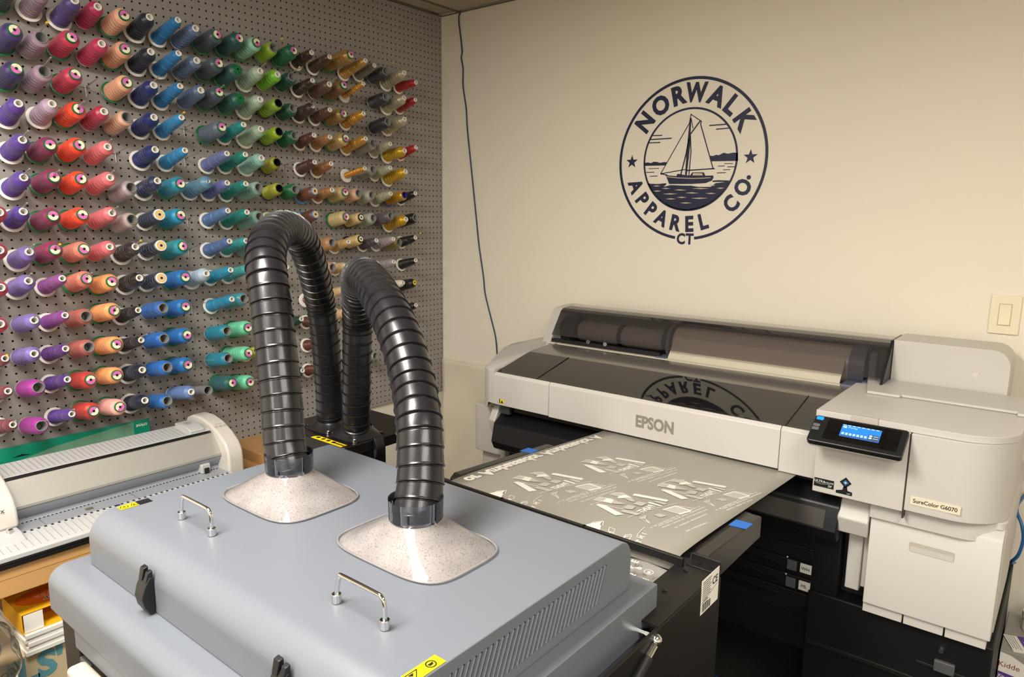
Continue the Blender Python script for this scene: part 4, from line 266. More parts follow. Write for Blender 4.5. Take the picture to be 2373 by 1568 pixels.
# ---------------- thread cones ----------------
GREEN = mat('spool_green', '0f6a3a', .35, coat=.2); OFFW = mat('spool_white', 'ebe7dd', .4); GREYT = mat('spool_grey', '8d8c88', .5)
BLK = mat('spool_black', '151515', .4); BLU = mat('spool_blue', '4a86c6', .4); PUR = mat('spool_purple', '3c2c86', .4)
TANC = mat('cap_tan', 'd9bd88', .5); PINK = mat('label_pink', 'd46ab0', .5); CREAM = mat('label_cream', 'e9e2c4', .5); YCAP = mat('cap_yellow', 'e0c628', .45)
def flange(R, x=.0, th=.004): return [(x, .006), (x, R-.002), (x+.0012, R), (x+th-.001, R), (x+th, R-.0015), (x+th, R*.45)]
def tipring(L, r, back=.012, inner=.62): return [(L-back, r*1.02), (L-.0015, r), (L, r*.94), (L, r*inner), (L-.006, r*inner*.96), (L-.05, r*.5)]
MESHES = {}
def thread_prof(x0, x1, ra, rb, sh, rt, ridges, amp):
    P = [(x0, ra*.8), (x0+.0015, ra)]
    n = ridges*6; xe = x1-sh
    for i in range(1, n+1):
        u = i/n; P.append((x0+.0015+(xe-x0-.0015)*u, ra+(rb-ra)*u-amp*2.5*(1.15-u*.8)*(1-abs(math.sin(math.pi*u*ridges)))**1.1+.0006*math.sin(u*37)))
    for i in range(1, 7):
        t = i/6*math.pi/2; P.append((xe+sh*math.sin(t)*.98 if False else xe+sh*(1-math.cos(t))*.35+sh*(i/6)*.65, rt+(rb-rt)*math.cos(t)))
    return P
def cone_meshes(t, L):
    key = (t, round(L, 3))
    if key in MESHES: return MESHES[key]
    q = {'g': dict(R=.0343, ra=.0285, rb=.0262, rt=.0155, sh=.016, rid=6, amp=.0012, core=GREEN),
         'k': dict(R=.0343, ra=.0285, rb=.0262, rt=.0165, sh=.014, rid=6, amp=.0012, core=GREEN),
         'b': dict(R=.0345, ra=.0265, rb=.0235, rt=.0115, sh=.022, rid=7, amp=.0012, core=OFFW),
         'w': dict(R=.0300, ra=.0225, rb=.0170, rt=.0098, sh=.018, rid=9, amp=.0014, core=OFFW),
         's': dict(R=.0290, ra=.0125, rb=.0115, rt=.0090, sh=.008, rid=10, amp=.0022, core=OFFW),
         'n': dict(R=.0262, ra=.0262, rb=.0222, rt=.0115, sh=.014, rid=6, amp=.0014, core=OFFW),
         't': dict(R=.0290, ra=.0268, rb=.0245, rt=.0165, sh=.013, rid=6, amp=.0012, core=GREYT),
         'm': dict(R=.0330, ra=.0265, rb=.0215, rt=.0040, sh=.016, rid=7, amp=.0015, core=OFFW),
         'c': dict(R=.0310, ra=.0235, rb=.0215, rt=.0172, sh=.004, rid=6, amp=.0014, core=OFFW),
         'q': dict(R=.0300, ra=.0255, rb=.0225, rt=.0150, sh=.013, rid=7, amp=.0012, core=BLK),
         'u': dict(R=.0320, ra=.0245, rb=.0225, rt=.0150, sh=.010, rid=6, amp=.0012, core=BLU),
         'o': dict(R=.0310, ra=.0240, rb=.0215, rt=.0140, sh=.010, rid=6, amp=.0014, core=BLK),
         'v': dict(R=.0310, ra=.0235, rb=.0215, rt=.0150, sh=.006, rid=6, amp=.0012, core=PUR),
         'y': dict(R=.0290, ra=.0250, rb=.0225, rt=.0140, sh=.012, rid=6, amp=.0010, core=BLK),
         'x': dict(R=.0350, ra=.0165, rb=.0165, rt=.0170, sh=.003, rid=8, amp=.0010, core=GREYT)}[t]
    R = q['R']; tc = MB(); end = L-(.004 if t in 'gkouyc' else .0035)
    core = MB()
    if t == 'x':
        core.lathe(flange(R, 0, .004), 32); core.lathe([(.002, .0145), (L, .0165), (L, .0145), (.03, .012)], 32)
    else:
        core.lathe(flange(R), 32)
        if t in 'gk': core.lathe([(end-.006, .0172), (L-.001, .0165), (L, .0155), (L, .0001 if t == 'g' else .003)], 28)
        elif t in 'cou': core.lathe([(end-.006, q['rt']+.0015), (L-.001, q['rt']+.001), (L, q['rt']), (L, .0045), (L-.01, .004)], 28)
        elif t == 'y': core.lathe([(end-.004, .0145), (L, .0135), (L, .004), (L-.01, .004)], 28)
        elif t == 'm': core.lathe([(L-.01, .007), (L-.002, .006), (L-.012, .004)], 16)
        elif t in 'tqv':
            ri = q['rt']; core.lathe([(end-.004, ri), (L-.001, ri), (L, ri-.0008), (L, ri-.0022), (L-.045, ri-.005), (L-.05, .001)], 28)
        else:
            ri = q['rt']-.0004; core.lathe([(L-.012, ri+.0008), (L-.001, ri), (L, ri-.0008), (L, ri*.70), (L-.006, ri*.68), (L-.055, ri*.55), (L-.056, .0005)], 24 if t != 'b' else 24)
        core.lathe([(.003, q['ra']*.6), (L*.6, q['rt']*.6)], 12)
    th = MB(); P = thread_prof(.0042, end, q['ra'], q['rb'], q['sh'], q['rt'], q['rid'], q['amp']); seg = 36; v = []; f = []
    for (a, r) in P:
        u = (a-.0042)/(end-.0042); k = 4*u*(1-u)*.34
        for s_ in range(seg):
            tt = 2*math.pi*s_/seg; v.append((a+k*r*math.sin(tt+.6), r*math.cos(tt), r*math.sin(tt)))
    for i in range(len(P)-1):
        for s_ in range(seg):
            s2 = (s_+1) % seg; f.append((i*seg+s_, i*seg+s2, (i+1)*seg+s2, (i+1)*seg+s_))
    th.add(v, f)
    lab = None
    if t in 'gouyc':
        lab = MB(); x = L+.0004
        ro = {'g': .0135, 'o': .0108, 'u': .0135, 'y': .0115, 'c': .0150}[t]
        N = 24
        for k in range(N):
            a0 = 2*math.pi*k/N; a1 = 2*math.pi*(k+1)/N
            lab.m = 0 if k < N//2 else 1
            lab.add([(x, .0042*math.cos(a0), .0042*math.sin(a0)), (x, ro*math.cos(a0), ro*math.sin(a0)), (x, ro*math.cos(a1), ro*math.sin(a1)), (x, .0042*math.cos(a1), .0042*math.sin(a1))], [(0, 1, 2, 3)])
        lab.m = 2; lab.add([(x, .0044*math.cos(2*math.pi*k/12), .0044*math.sin(2*math.pi*k/12)) for k in range(12)], [tuple(range(12))])
        if t == 'g':
            lab.m = 3
            for k in range(N):
                a0 = 2*math.pi*k/N; a1 = 2*math.pi*(k+1)/N
                for (ra, rb) in ((.0066, .0069),):
                    if k % 3: lab.add([(x+.0002, ra*math.cos(a0), ra*math.sin(a0)), (x+.0002, rb*math.cos(a0), rb*math.sin(a0)), (x+.0002, rb*math.cos(a1), rb*math.sin(a1)), (x+.0002, ra*math.cos(a1), ra*math.sin(a1))], [(0, 1, 2, 3)])
    mc = core.mesh('spool_core', smooth=40); mc.materials.append(q['core'])
    mt = th.mesh('thread', smooth=60); mt.materials.append(None)
    ml = None
    if lab:
        ml = lab.mesh('cap_label', smooth=0)
        a, b = {'g': (PINK, CREAM), 'o': (CREAM, CREAM), 'u': (TANC, TANC), 'y': (YCAP, YCAP), 'c': (TANC, TANC)}[t]
        for m_ in (a, b, BLACKINK, GREYT): ml.materials.append(m_)
    MESHES[key] = (mc, mt, ml); return MESHES[key]
def thread_mat(h, wrapped, metal):
    n = 'thread_'+h+('_w' if wrapped else '')
    if n in MC: return MC[n]
    m = bpy.data.materials.new(n); m.use_nodes = True; nt = m.node_tree; b = nt.nodes['Principled BSDF']; c = lin(h)
    b.inputs['Base Color'].default_value = c; b.inputs['Roughness'].default_value = .34 if not metal else .28
    b.inputs['Specular IOR Level'].default_value = .55; b.inputs['Sheen Weight'].default_value = .25; b.inputs['Sheen Roughness'].default_value = .4
    if metal: b.inputs['Metallic'].default_value = .35
    tc = nt.nodes.new('ShaderNodeTexCoord'); mp = nt.nodes.new('ShaderNodeMapping'); mp.inputs['Scale'].default_value = (1, .12, .12)
    wv = nt.nodes.new('ShaderNodeTexWave'); wv.inputs['Scale'].default_value = 260; wv.inputs['Distortion'].default_value = 3; wv.inputs['Detail'].default_value = 1
    nt.links.new(tc.outputs['Object'], mp.inputs[0]); nt.links.new(mp.outputs[0], wv.inputs['Vector'])
    bp = nt.nodes.new('ShaderNodeBump'); bp.inputs['Strength'].default_value = .25; bp.inputs['Distance'].default_value = .001
    nt.links.new(wv.outputs['Fac'], bp.inputs['Height']); nt.links.new(bp.outputs[0], b.inputs['Normal'])
    if wrapped:
        b.inputs['Coat Weight'].default_value = 1; b.inputs['Coat Roughness'].default_value = .06
        n2 = nt.nodes.new('ShaderNodeTexVoronoi'); n2.inputs['Scale'].default_value = 70
        nt.links.new(tc.outputs['Object'], n2.inputs['Vector']); b2 = nt.nodes.new('ShaderNodeBump'); b2.inputs['Strength'].default_value = .7; b2.inputs['Distance'].default_value = .003
        nt.links.new(n2.outputs[0], b2.inputs['Height']); nt.links.new(b2.outputs[0], b.inputs['Coat Normal'])
    MC[n] = m; return m
rowname = ['top', 'second', 'third', 'fourth', 'fifth', 'sixth', 'seventh', 'eighth', 'ninth', 'tenth', 'eleventh', 'twelfth', 'bottom']
for (y, z, L, ang, t, h, lab, row) in CONES:
    mc, mt, ml = cone_meshes(t, round(L/.004)*.004)
    e = bpy.data.objects.new('thread_cone', None); C.objects.link(e); e.location = (.022, y, z); e.empty_display_size = .02
    e.rotation_euler = (random.uniform(0, 6.28), -math.radians(ang), 0)
    s_ = L/(round(L/.004)*.004); e.scale = (s_, 1, 1)
    e['label'] = lab; e['category'] = 'thread cone'; e['group'] = 'thread cones on the pegboard, '+rowname[row]+' row'
    tm = thread_mat(h, 'wrapped' in lab or 'translucent' in lab, any(k in lab.split(' thread')[0] for k in ('gold', 'silver', 'bronze', 'amber')))
    for nm, me in (('spool_core', mc), ('thread', mt), ('cap_label', ml)):
        if not me: continue
        o = bpy.data.objects.new(nm, me); C.objects.link(o); o.parent = e
        if nm == 'thread': o.material_slots[0].link = 'OBJECT'; o.material_slots[0].material = tm
# peg wires whose ends show
WIRE = mat('peg_wire', 'b4b0a8', .4, metal=.5)
for k, (y, z, ex, ez, yl) in enumerate(PEGS):
    a = Vector((.0, y, z)); b = Vector((ex, y, ez)); cn, rn = PEGL[k].split('|')
    o = MB().tube([a, a+(b-a)*.5, b], .0016, 8).tube([b-(b-a).normalized()*.003, b+(b-a).normalized()*.004], .003 if yl else .0022, 8).build('peg_hook', WIRE)
    if yl:
        o.data.materials.append(mat('peg_yellow', 'e8c21c', .4))
        for q in o.data.polygons:
            if q.center.x > ex-.006: q.material_index = 1
    tag(o, ('yellow tipped' if yl else 'bare steel')+' peg end poking out of the '+cn+' cone, '+rn+' row', 'peg', 'pegboard pegs holding cones')
for (y, z, ex, ez, l) in HOOKS:
    a = Vector((.004, y, z)); b = Vector((ex, y, ez)); mb = MB()
    mb.tube([a+Vector((-.006, 0, .0)), a, a+(b-a)*.3, b], .0014, 8).tube([(.006, y, z+.004), (.010, y, z-.030)], .0016, 8).tube([(.003, y-.013, z+.003), (.007, y, z+.001), (.003, y+.013, z+.003)], .0014, 8)
    mb.tube([(-.005, y-.0127, z+.003), (.004, y-.0127, z+.003)], .0014, 6).tube([(-.005, y+.0127, z+.003), (.004, y+.0127, z+.003)], .0014, 6)
    tag(mb.build('peg_hook', WIRE), 'empty steel peg '+l, 'peg', 'empty pegboard pegs')
# ---------------- wall decal ----------------
dec = thing('wall_decal', 'round navy sailboat logo lettering on the beige wall', 'wall decal', (1.301, -.0005, 1.7145))
DM = frame((1.301, -.0004, 1.7145), (1, 0, 0), (0, 0, 1))
PXW = .0005
gap = .14
MB().ring(.2905, .3012, math.radians(-90+7.5), math.radians(270-7.8), DM, 128).build('outer_ring', NAVYINK, dec, smooth=0)
MB().ring(.184, .1915, 0, 2*math.pi, DM, 128).build('inner_ring', NAVYINK, dec, smooth=0)
for ch, a in zip('NORWALK', (142, 121.5, 103.5, 86, 66, 50, 33)):
    r = .2405; t = math.radians(a)
    MB().text(ch, .094, DM @ Matrix.Translation((r*math.cos(t), r*math.sin(t), 0)) @ Matrix.Rotation(t-math.pi/2, 4, 'Z'), bold=.0042, sx=.92 if ch != 'W' else .8).build('letter', NAVYINK, dec, smooth=0)
for ch, a in list(zip('APPAREL', (203, 217.5, 231, 245, 259.5, 273.5, 287)))+list(zip('CO', (317, 334))):
    r = .2435; t = math.radians(a)
    MB().text(ch, .080, DM @ Matrix.Translation((r*math.cos(t), r*math.sin(t), 0)) @ Matrix.Rotation(t+math.pi/2, 4, 'Z'), bold=.0034, sx=.88).build('letter', NAVYINK, dec, smooth=0)
MB().slab([(.2435*math.cos(math.radians(346))+.008*math.cos(k*math.pi/8), .2435*math.sin(math.radians(346))-.012+.008*math.sin(k*math.pi/8)) for k in range(16)], DM).build('full_stop', NAVYINK, dec, smooth=0)
MB().text('CT', .056, DM @ Matrix.Translation((.001, -.299, 0)), bold=.0022, space=1.12, sx=.9).build('letter', NAVYINK, dec, smooth=0)
for sx in (-.2435, .2375):
    MB().slab([(sx+(.027 if k % 2 == 0 else .0108)*math.sin(k*math.pi/5), .001+(.027 if k % 2 == 0 else .0108)*math.cos(k*math.pi/5)) for k in range(10)], DM).build('star', NAVYINK, dec, smooth=0)
mb = MB()
for p in LOGO['boat']: mb.slab(p, DM, .0008)
for p in LOGO['mast']: mb.slab(p, DM, .0008)
for l, wd in LOGO['lines']: mb.line(l, wd*.00095, DM, .0008)
mb.build('boat', NAVYINK, dec, smooth=0)
mb = MB()
for p in LOGO['land']: mb.slab(p, DM)
mb.build('shoreline', NAVYINK, dec, smooth=0)
mb = MB()
for p in LOGO['sea']: mb.slab(p, DM)
mb.build('sea', NAVYINK, dec, smooth=0)
mb = MB()
for p in LOGO['cab']+LOGO['wh']+LOGO['hullwh']: mb.slab(p, DM, .0012)
mb.build('wave_gaps', mat('decal_gap', 'cdbd9f', .7), dec, smooth=0)
# ---------------- cords, switch, backing sheet ----------------
def smooth_path(P, n=6):
    P = [Vector(p) for p in P]; out = []
    for i in range(len(P)-1):
        a, b, c, d = P[max(i-1, 0)], P[i], P[i+1], P[min(i+2, len(P)-1)]
        for k in range(n):
            t = k/n; out.append(.5*((2*b)+(c-a)*t+(2*a-5*b+4*c-d)*t*t+(3*b-a-3*c+d)*t**3))
    out.append(P[-1]); return out
CORDM = mat('blue_cable', '1c3a5e', .4)
tag(MB().tube(smooth_path([(x, -.006, z) for x, z in CORD]), .0032, 10).build('network_cable', CORDM), 'thin blue cable hanging from the ceiling beside the pegboard corner', 'cable')
tag(MB().tube(smooth_path([(2.462, -.02, .70), (2.445, -.16, .69), (2.463, -.2, .657), (2.471, -.2, .614), (2.465, -.2, .566), (2.451, -.18, .532), (2.456, -.1, .50)]), .0045, 10).build('network_cable', mat('blue_cable_bright', '1d5a96', .4)), 'bright blue cable looping out behind the right side of the printer', 'cable')
tag(MB().tube(smooth_path([(1.2, -.25, .004), (1.5, -.36, .004), (1.75, -.49, .004), (1.95, -.44, .004), (2.1, -.36, .004), (2.3, -.30, .004)]), .0035, 8).build('network_cable', mat('blue_cable_dark', '16305a', .45)), 'dark blue cable lying on the carpet under the printer', 'cable')
IV = mat('ivory_plastic', 'ece0c4', .4)
t = thing('light_switch', 'ivory rocker light switch on the wall at the right edge', 'light switch', (2.347, 0, 1.223))
mb = MB(); mb.prism(rrect(2.309, 2.386, 1.164, 1.281, .003), -.007, 0, 'y'); mb.build('switch_plate', IV, t, bevel=.002)
mb = MB(); mb.prism(rrect(2.331, 2.364, 1.190, 1.256, .002), -.0085, -.007, 'y'); mb.build('rocker_frame', mat('ivory_edge', 'c9b996', .5), t)
mb = MB(); mb.prism([(-.012, 1.193), (-.0085, 1.193), (-.0085, 1.253), (-.0095, 1.253), (-.0088, 1.222)], 2.3335, 2.3615, 'x'); mb.build('rocker', IV, t)
# crumpled sheet taped over the lower wall behind the filter
mb = MB(); nx, nz = 26, 26; v = []
for i in range(nx+1):
    for j in range(nz+1):
        x = .004+.60*i/nx; z = .10+.674*j/nz
        v.append((x, -.012-.006*math.sin(x*14+z*7)*math.sin(z*9)-.004*math.sin(x*31-z*23), z+.006*math.sin(x*5)))
f = [(i*(nz+1)+j, (i+1)*(nz+1)+j, (i+1)*(nz+1)+j+1, i*(nz+1)+j+1) for i in range(nx) for j in range(nz)]
mb.add(v, f); o = mb.build('backing_sheet', mat('pale_sheet', 'ddd2bd', .6), smooth=80)
sm = o.modifiers.new('s', 'SOLIDIFY'); sm.thickness = .002
tag(o, 'creased off white sheet fixed over the wall left of the printer', 'sheet')
# ---------------- large format printer ----------------
pr = thing('large_format_printer', 'wide white large format film printer against the beige wall', 'printer', (1.65, -.4, 0))
# main body under the lid and front
mb = MB(); mb.box(.90, 2.03, -.66, -.10, .845, .952); mb.build('chassis', mat('inner_grey', '3a3a38', .5), pr)
mb = MB(); mb.prism([(-.70, .838), (-.70, .944), (-.692, .953), (-.675, .957), (-.672, .905), (-.672, .838)], .935, 1.172, 'x'); mb.build('front_panel', WHITE, pr, bevel=.0015)
mb = MB(); mb.prism([(-.70, .835), (-.70, .944), (-.692, .953), (-.675, .957), (-.672, .905), (-.672, .835)], 1.1735, 1.936, 'x'); mb.build('front_panel', WHITE, pr, bevel=.0015)
mb = MB(); mb.prism([(-.70, .830), (-.70, .944), (-.692, .953), (-.675, .957), (-.672, .905), (-.672, .830)], 1.9375, 2.030, 'x'); mb.build('front_panel', WHITE, pr, bevel=.0015)
mb = MB(); mb.text('EPSON', .050, frame((1.566, -.7004, .884), (1, 0, 0), (0, 0, 1)), bold=.0020, sx=.84, th=-.0006)
o = mb.build('brand_lettering', mat('grey_lettering', '8b8a80', .4, metal=.2), pr, smooth=0)
sm = o.modifiers.new('s', 'SOLIDIFY'); sm.thickness = .002; sm.offset = 0
# left end cap: rounded plan, tall side
plan = [(.935, -.70), (.935, -.33), (.935, -.12), (.815, -.12), (.800, -.30), (.806, -.50), (.822, -.58), (.845, -.64), (.875, -.68), (.905, -.697)]
def capz(y): return .958 if y < -.60 else (.958+(y+.60)/.12*.044 if y < -.48 else 1.002)
mb = MB(); pl = []
for i in range(len(plan)):
    a = Vector(plan[i]); b = Vector(plan[(i+1) % len(plan)])
    for k in range(4): pl.append(a+(b-a)*k/4)
n = len(pl); v = [(p.x, p.y, .815+(.025 if p.x > .9 else 0)) for p in pl]+[(p.x, p.y, capz(p.y)) for p in pl]
ins = [Vector((p.x+(.010 if p.x < .87 else 0), p.y+(.008 if p.y < -.68 else 0))) for p in pl]
v += [(p.x, p.y, capz(p.y)+.006) for p in ins]
# top closed by strips across x
mb.add(v, [tuple(range(n))[::-1]]+[(i, (i+1) % n, n+(i+1) % n, n+i) for i in range(n)]+[(n+i, n+(i+1) % n, 2*n+(i+1) % n, 2*n+i) for i in range(n)]+[tuple(range(2*n, 3*n))])
mb.build('end_cap', WHITE, pr, smooth=45)
MB().box(.9345, .9365, -.7006, -.68, .84, .95).build('panel_seam', WHITE2, pr)
mb = MB(); MT = frame((.972, -.7006, .853), (1, 0, 0), (0, 0, 1)); mb.slab([(-.008, -.008), (.008, -.008), (.008, .008), (-.008, .008)], MT)
lb = mb.build('warning_label', YELLOW, pr, smooth=0)
MB().slab([(-.012, -.008), (-.009, -.008), (-.009, .008), (-.012, .008)], MT, .0006).slab([(-.005, -.006), (.006, -.006), (0, .005)], MT, .0008).build('symbol', BLACKINK, lb, smooth=0)
# smoked lid: flat slope then raised bridge
SM = clear('smoked_lid', '8c8880', 1, .02, 1.55, body='4a4742', bodyamt=.10)
SM2 = clear('smoked_bridge', '6a6660', 1, .16, 1.6, body='8a857c', bodyamt=.5)
SMC = clear('smoked_cover', 'dcd8d8', 1, .05, 1.4, body='8a8684', bodyamt=.07)
lid = MB(); lid.prism([(-.690, .951), (-.690, .955), (-.50, .9995), (-.50, .9955)], .938, 2.012, 'x'); lo = lid.build('lid_window', SM, pr, smooth=0)
mb = MB(); mb.prism([(-.50, .9955), (-.50, .9995), (-.48, 1.0040), (-.335, 1.006), (-.335, 1.001), (-.48, .999)], .938, 2.012, 'x'); mb.build('lid_bridge', SM2, pr, smooth=20)
for x in (1.115, 1.945): MB().prism([(-.690, .9555), (-.50, 1.000), (-.50, 1.002), (-.690, .9565)], x-.0008, x+.0008, 'x').build('lid_seam', DARK, pr)
# inside: rails, platen, clear slot window
MB().box(.95, 2.0, -.64, -.60, .9525, .9535).build('platen', mat('platen_dark', '24231f', .5), pr)
MB().box(1.20, 1.90, -.668, -.640, .9525, .9545).build('slot_window', mat('slot_cream', 'c9bda4', .35), pr)
MB().box(1.515, 1.527, -.668, -.634, .9528, .962).build('slot_clip', BLACKP, pr)
MB().box(.96, 2.0, -.53, -.51, .957, .966).build('carriage_rail', mat('rail_grey', '6d6b60', .3, metal=.5), pr)
MB().box(.96, 1.10, -.60, -.56, .954, .960).box(1.42, 1.60, -.57, -.55, .954, .961).build('carriage_block', mat('block_grey', '54544c', .5), pr)
# roll bay: back wall, side cheeks, roll, cover
def cheek(x0, x1, m_, nm):
    MB().prism([(-.345, .99), (-.305, 1.01), (-.238, 1.125), (-.222, 1.133), (-.17, 1.139), (-.10, 1.139), (-.10, .96), (-.345, .96)], x0, x1, 'x').build(nm, m_, pr, bevel=.002)
cheek(.855, .893, WHITE, 'roll_cheek')
MB().prism([(-.375, .985), (-.345, 1.02), (-.235, 1.145), (-.10, 1.145), (-.10, .955), (-.375, .955)], 2.093, 2.10, 'x').build('roll_cheek', BLACKP, pr)
MB().box(.893, 2.093, -.115, -.10, .95, 1.135).build('bay_back', mat('bay_grey', '77726a', .5), pr)
MB().box(.893, 2.093, -.335, -.115, .945, .953).build('bay_floor', DARK, pr)
RY, RZ, RR = -.190, 1.045, .062
mx = Matrix.Translation((0, RY, RZ))
MB().lathe([(1.39, .01), (1.39, RR), (1.985, RR), (1.985, .01)], 48, mx).build('film_roll', mat('film_roll', 'b3aa9b', .3), pr)
MB().prism([(-.246, 1.075), (-.248, 1.073), (-.300, 1.002), (-.298, 1.001)], 1.40, 1.975, 'x').build('film_apron', mat('film_apron', 'c4bda9', .35), pr, smooth=0)
MB().lathe([(.97, .012), (.97, .040), (1.36, .040), (1.36, .012)], 40, mx).build('roll_spindle', mat('spindle_grey', '8a8580', .35), pr)
for x0, x1, r in ((1.150, 1.168, .043), (1.355, 1.372, .074), (1.385, 1.392, .074)):
    MB().lathe([(x0, .01), (x0, r), (x1, r), (x1, .01)], 40, mx).build('roll_flange', BLACKP, pr)
MB().lathe([(1.372, .01), (1.372, .073), (1.385, .073), (1.385, .01)], 40, mx).build('roll_flange', mat('adapter_grey', '5c6072', .45), pr)
MB().lathe([(1.985, .01), (1.985, .068), (2.03, .068), (2.03, .01)], 40, mx).build('roll_flange', mat('adapter_grey', '5c6072', .45), pr)
MB().lathe([(.895, .01), (.895, .055), (.965, .055), (.965, .01)], 40, mx).build('roll_flange', BLACKP, pr)
MB().box(2.035, 2.075, -.30, -.20, 1.0, 1.02).box(2.04, 2.062, -.245, -.2, 1.0, 1.10).build('roll_lever', mat('adapter_grey', '5c6072', .45), pr, bevel=.004)
MB().box(1.36, 1.395, -.315, -.245, .99, 1.01).box(1.985, 2.035, -.335, -.25, .985, 1.012).build('roll_stand', mat('adapter_grey', '5c6072', .45), pr, bevel=.003)
MB().prism([(-.310, 1.0), (-.325, .955), (-.315, .955), (-.300, 1.0)], .895, 1.36, 'x').build('feed_plate', mat('feed_tan', '7a6f5a', .35, metal=.3), pr)
MB().box(.893, 2.0, -.318, -.30, 1.002, 1.006).build('feed_edge', mat('feed_edge', 'd8d0bc', .4), pr)
MB().box(.895, 1.37, -.300, -.285, 1.006, 1.020).build('feed_bar', BLACKP, pr)
for x in (1.07, 1.145): MB().lathe([(-.306, .001), (-.306, .008), (-.300, .008)], 20, Matrix.Translation((x, 0, 1.026)) @ Matrix.Rotation(math.pi/2, 4, 'Z')).build('knurled_screw', CHROME, pr)
mb = MB(); mb.prism([(-.300, 1.035), (-.238, 1.1255), (-.222, 1.1335), (-.170, 1.1395), (-.110, 1.1395), (-.110, 1.1365), (-.170, 1.1365), (-.223, 1.1305), (-.236, 1.1235), (-.297, 1.034)], .895, 2.092, 'x'); mb.build('roll_cover', SMC, pr, smooth=0)
MB().box(.897, 2.09, -.2365, -.2345, 1.122, 1.1255).build('cover_edge', mat('edge_dark', '2e2b2c', .3), pr)
# right rear white housing
mb = MB(); pf = rrect(2.101, 2.392, .93, 1.147, .02, 5, (.045, .001, .001, .001)); mb.prism([(a, b) for a, b in pf], -.235, -.07, 'y'); mb.build('rear_housing', WHITE, pr, bevel=.008)
MB().box(2.307, 2.319, -.2357, -.235, 1.066, 1.078).build('housing_mark', WHITE2, pr)
# right head module with a large rounded front corner
def modplan(x0, x1, y0, y1, r): return rrect(x0, x1, y0, y1, r, 12, (.01, .006, .001, r))
mb = MB(); mb.prism(modplan(2.2465, 2.447, -.722, -.30, .115), .812, 1.002, 'z'); mb.build('module_cover', WHITE, pr, bevel=.004)
mb = MB(); mb.prism(rrect(2.034, 2.2435, -.722, -.42, .003, 3), .806, 1.002, 'z'); mb.build('module_cover', WHITE, pr, bevel=.002)
MB().box(2.2433, 2.2467, -.7215, -.5, .79, 1.0).build('panel_gap', mat('gap_dark', '3a2f2c', .6), pr)
mb = MB(); mb.prism(modplan(2.026, 2.452, -.712, -.315, .11), 1.0025, 1.019, 'z'); mb.build('module_top', WHITE, pr, bevel=.004)
mb = MB(); mb.prism([(2.083, -.44), (2.165, -.44), (2.168, -.425), (2.43, -.425), (2.43, -.445), (2.455, -.445), (2.455, -.24), (2.04, -.24)][::-1], 1.0195, 1.027, 'z'); mb.build('module_top', WHITE, pr, bevel=.0015)
MB().box(2.04, 2.42, -.56, -.12, .80, 1.0).build('module_core', WHITE, pr)
mb = MB(); mb.prism(modplan(2.17, 2.452, -.70, -.10, .10), .765, .811, 'z'); mb.build('module_skirt', WHITE, pr, bevel=.002)
# tilted control panel
PT = Matrix.Translation((2.136, -.722, 1.002)) @ Matrix.Rotation(math.radians(34), 4, 'X') @ Matrix.Diagonal((1, .82, 1, 1))
# panel local: x along, y down the face (negative), z normal
def pslab(nm, poly, z0, z1, m_, par, bevel=0):
    b_ = MB(); nn = len(poly); v = [PT @ Vector((p[0], p[1], z0)) for p in poly]+[PT @ Vector((p[0], p[1], z1)) for p in poly]
    b_.add(v, [tuple(range(nn))[::-1], tuple(range(nn, 2*nn))]+[(i, (i+1) % nn, nn+(i+1) % nn, nn+i) for i in range(nn)]); return b_.build(nm, m_, par, bevel=bevel)
pn = pslab('control_panel', rrect(-.106, .106, -.105, .0, .008), -.006, .010, mat('panel_black', '1b1c1e', .35), pr, .003)
pslab('panel_tray', rrect(-.104, .102, -.103, -.004, .009), -.012, -.006, WHITE, pn, .002)
pslab('panel_glass', rrect(-.072, .092, -.089, -.009, .002), .0101, .0106, mat('panel_glass', '08080a', .12, coat=.6), pn)
scr = pslab('screen', rrect(-.037, .051, -.068, -.021, .001), .0107, .0110, mat('screen_blue', '1a5ac8', .3, emit='2a72e0', estr=1.1), pn)
sb = MB(); sg = MB(); sd = MB()
for k in range(7): sb.slab([(-.033+.0085*k, -.060), (-.028+.0085*k, -.060), (-.028+.0085*k, -.053), (-.033+.0085*k, -.053)], PT @ Matrix.Translation((0, 0, .0112)))
for k in range(8): sb.slab([(-.035+.0105*k, -.0245), (-.028+.0105*k, -.0245), (-.028+.0105*k, -.0225), (-.035+.0105*k, -.0225)], PT @ Matrix.Translation((0, 0, .0112)))
sb.text('Printing', .0065, PT @ Matrix.Translation((-.012, -.031, .0112))).slab([(-.034, -.034), (-.026, -.034), (-.026, -.028), (-.034, -.028)], PT @ Matrix.Translation((0, 0, .0112)))
sd.slab([(.026, -.067), (.050, -.067), (.050, -.044), (.026, -.044)], PT @ Matrix.Translation((0, 0, .0111))).slab([(-.036, -.067), (.026, -.067), (.026, -.063), (-.036, -.063)], PT @ Matrix.Translation((0, 0, .0111)))
for k in range(2): sb.slab([(.028, -.052-.008*k), (.034, -.052-.008*k), (.034, -.047-.008*k), (.028, -.047-.008*k)], PT @ Matrix.Translation((0, 0, .0115))).slab([(.037, -.050-.008*k), (.048, -.050-.008*k), (.048, -.049-.008*k), (.037, -.049-.008*k)], PT @ Matrix.Translation((0, 0, .0115)))
sb.build('screen_icons', mat('screen_icons', 'a8cdf0', .3, emit='b8dcff', estr=.9), scr, smooth=0)
sd.build('screen_band', mat('screen_band', '3a4656', .3, emit='46566a', estr=.5), scr, smooth=0)
pslab('power_button', rrect(-.101, -.084, -.019, -.006, .003), .0101, .0112, mat('button_blue', '0c50c0', .3, emit='1e8cff', estr=1.4), pn, .0005)
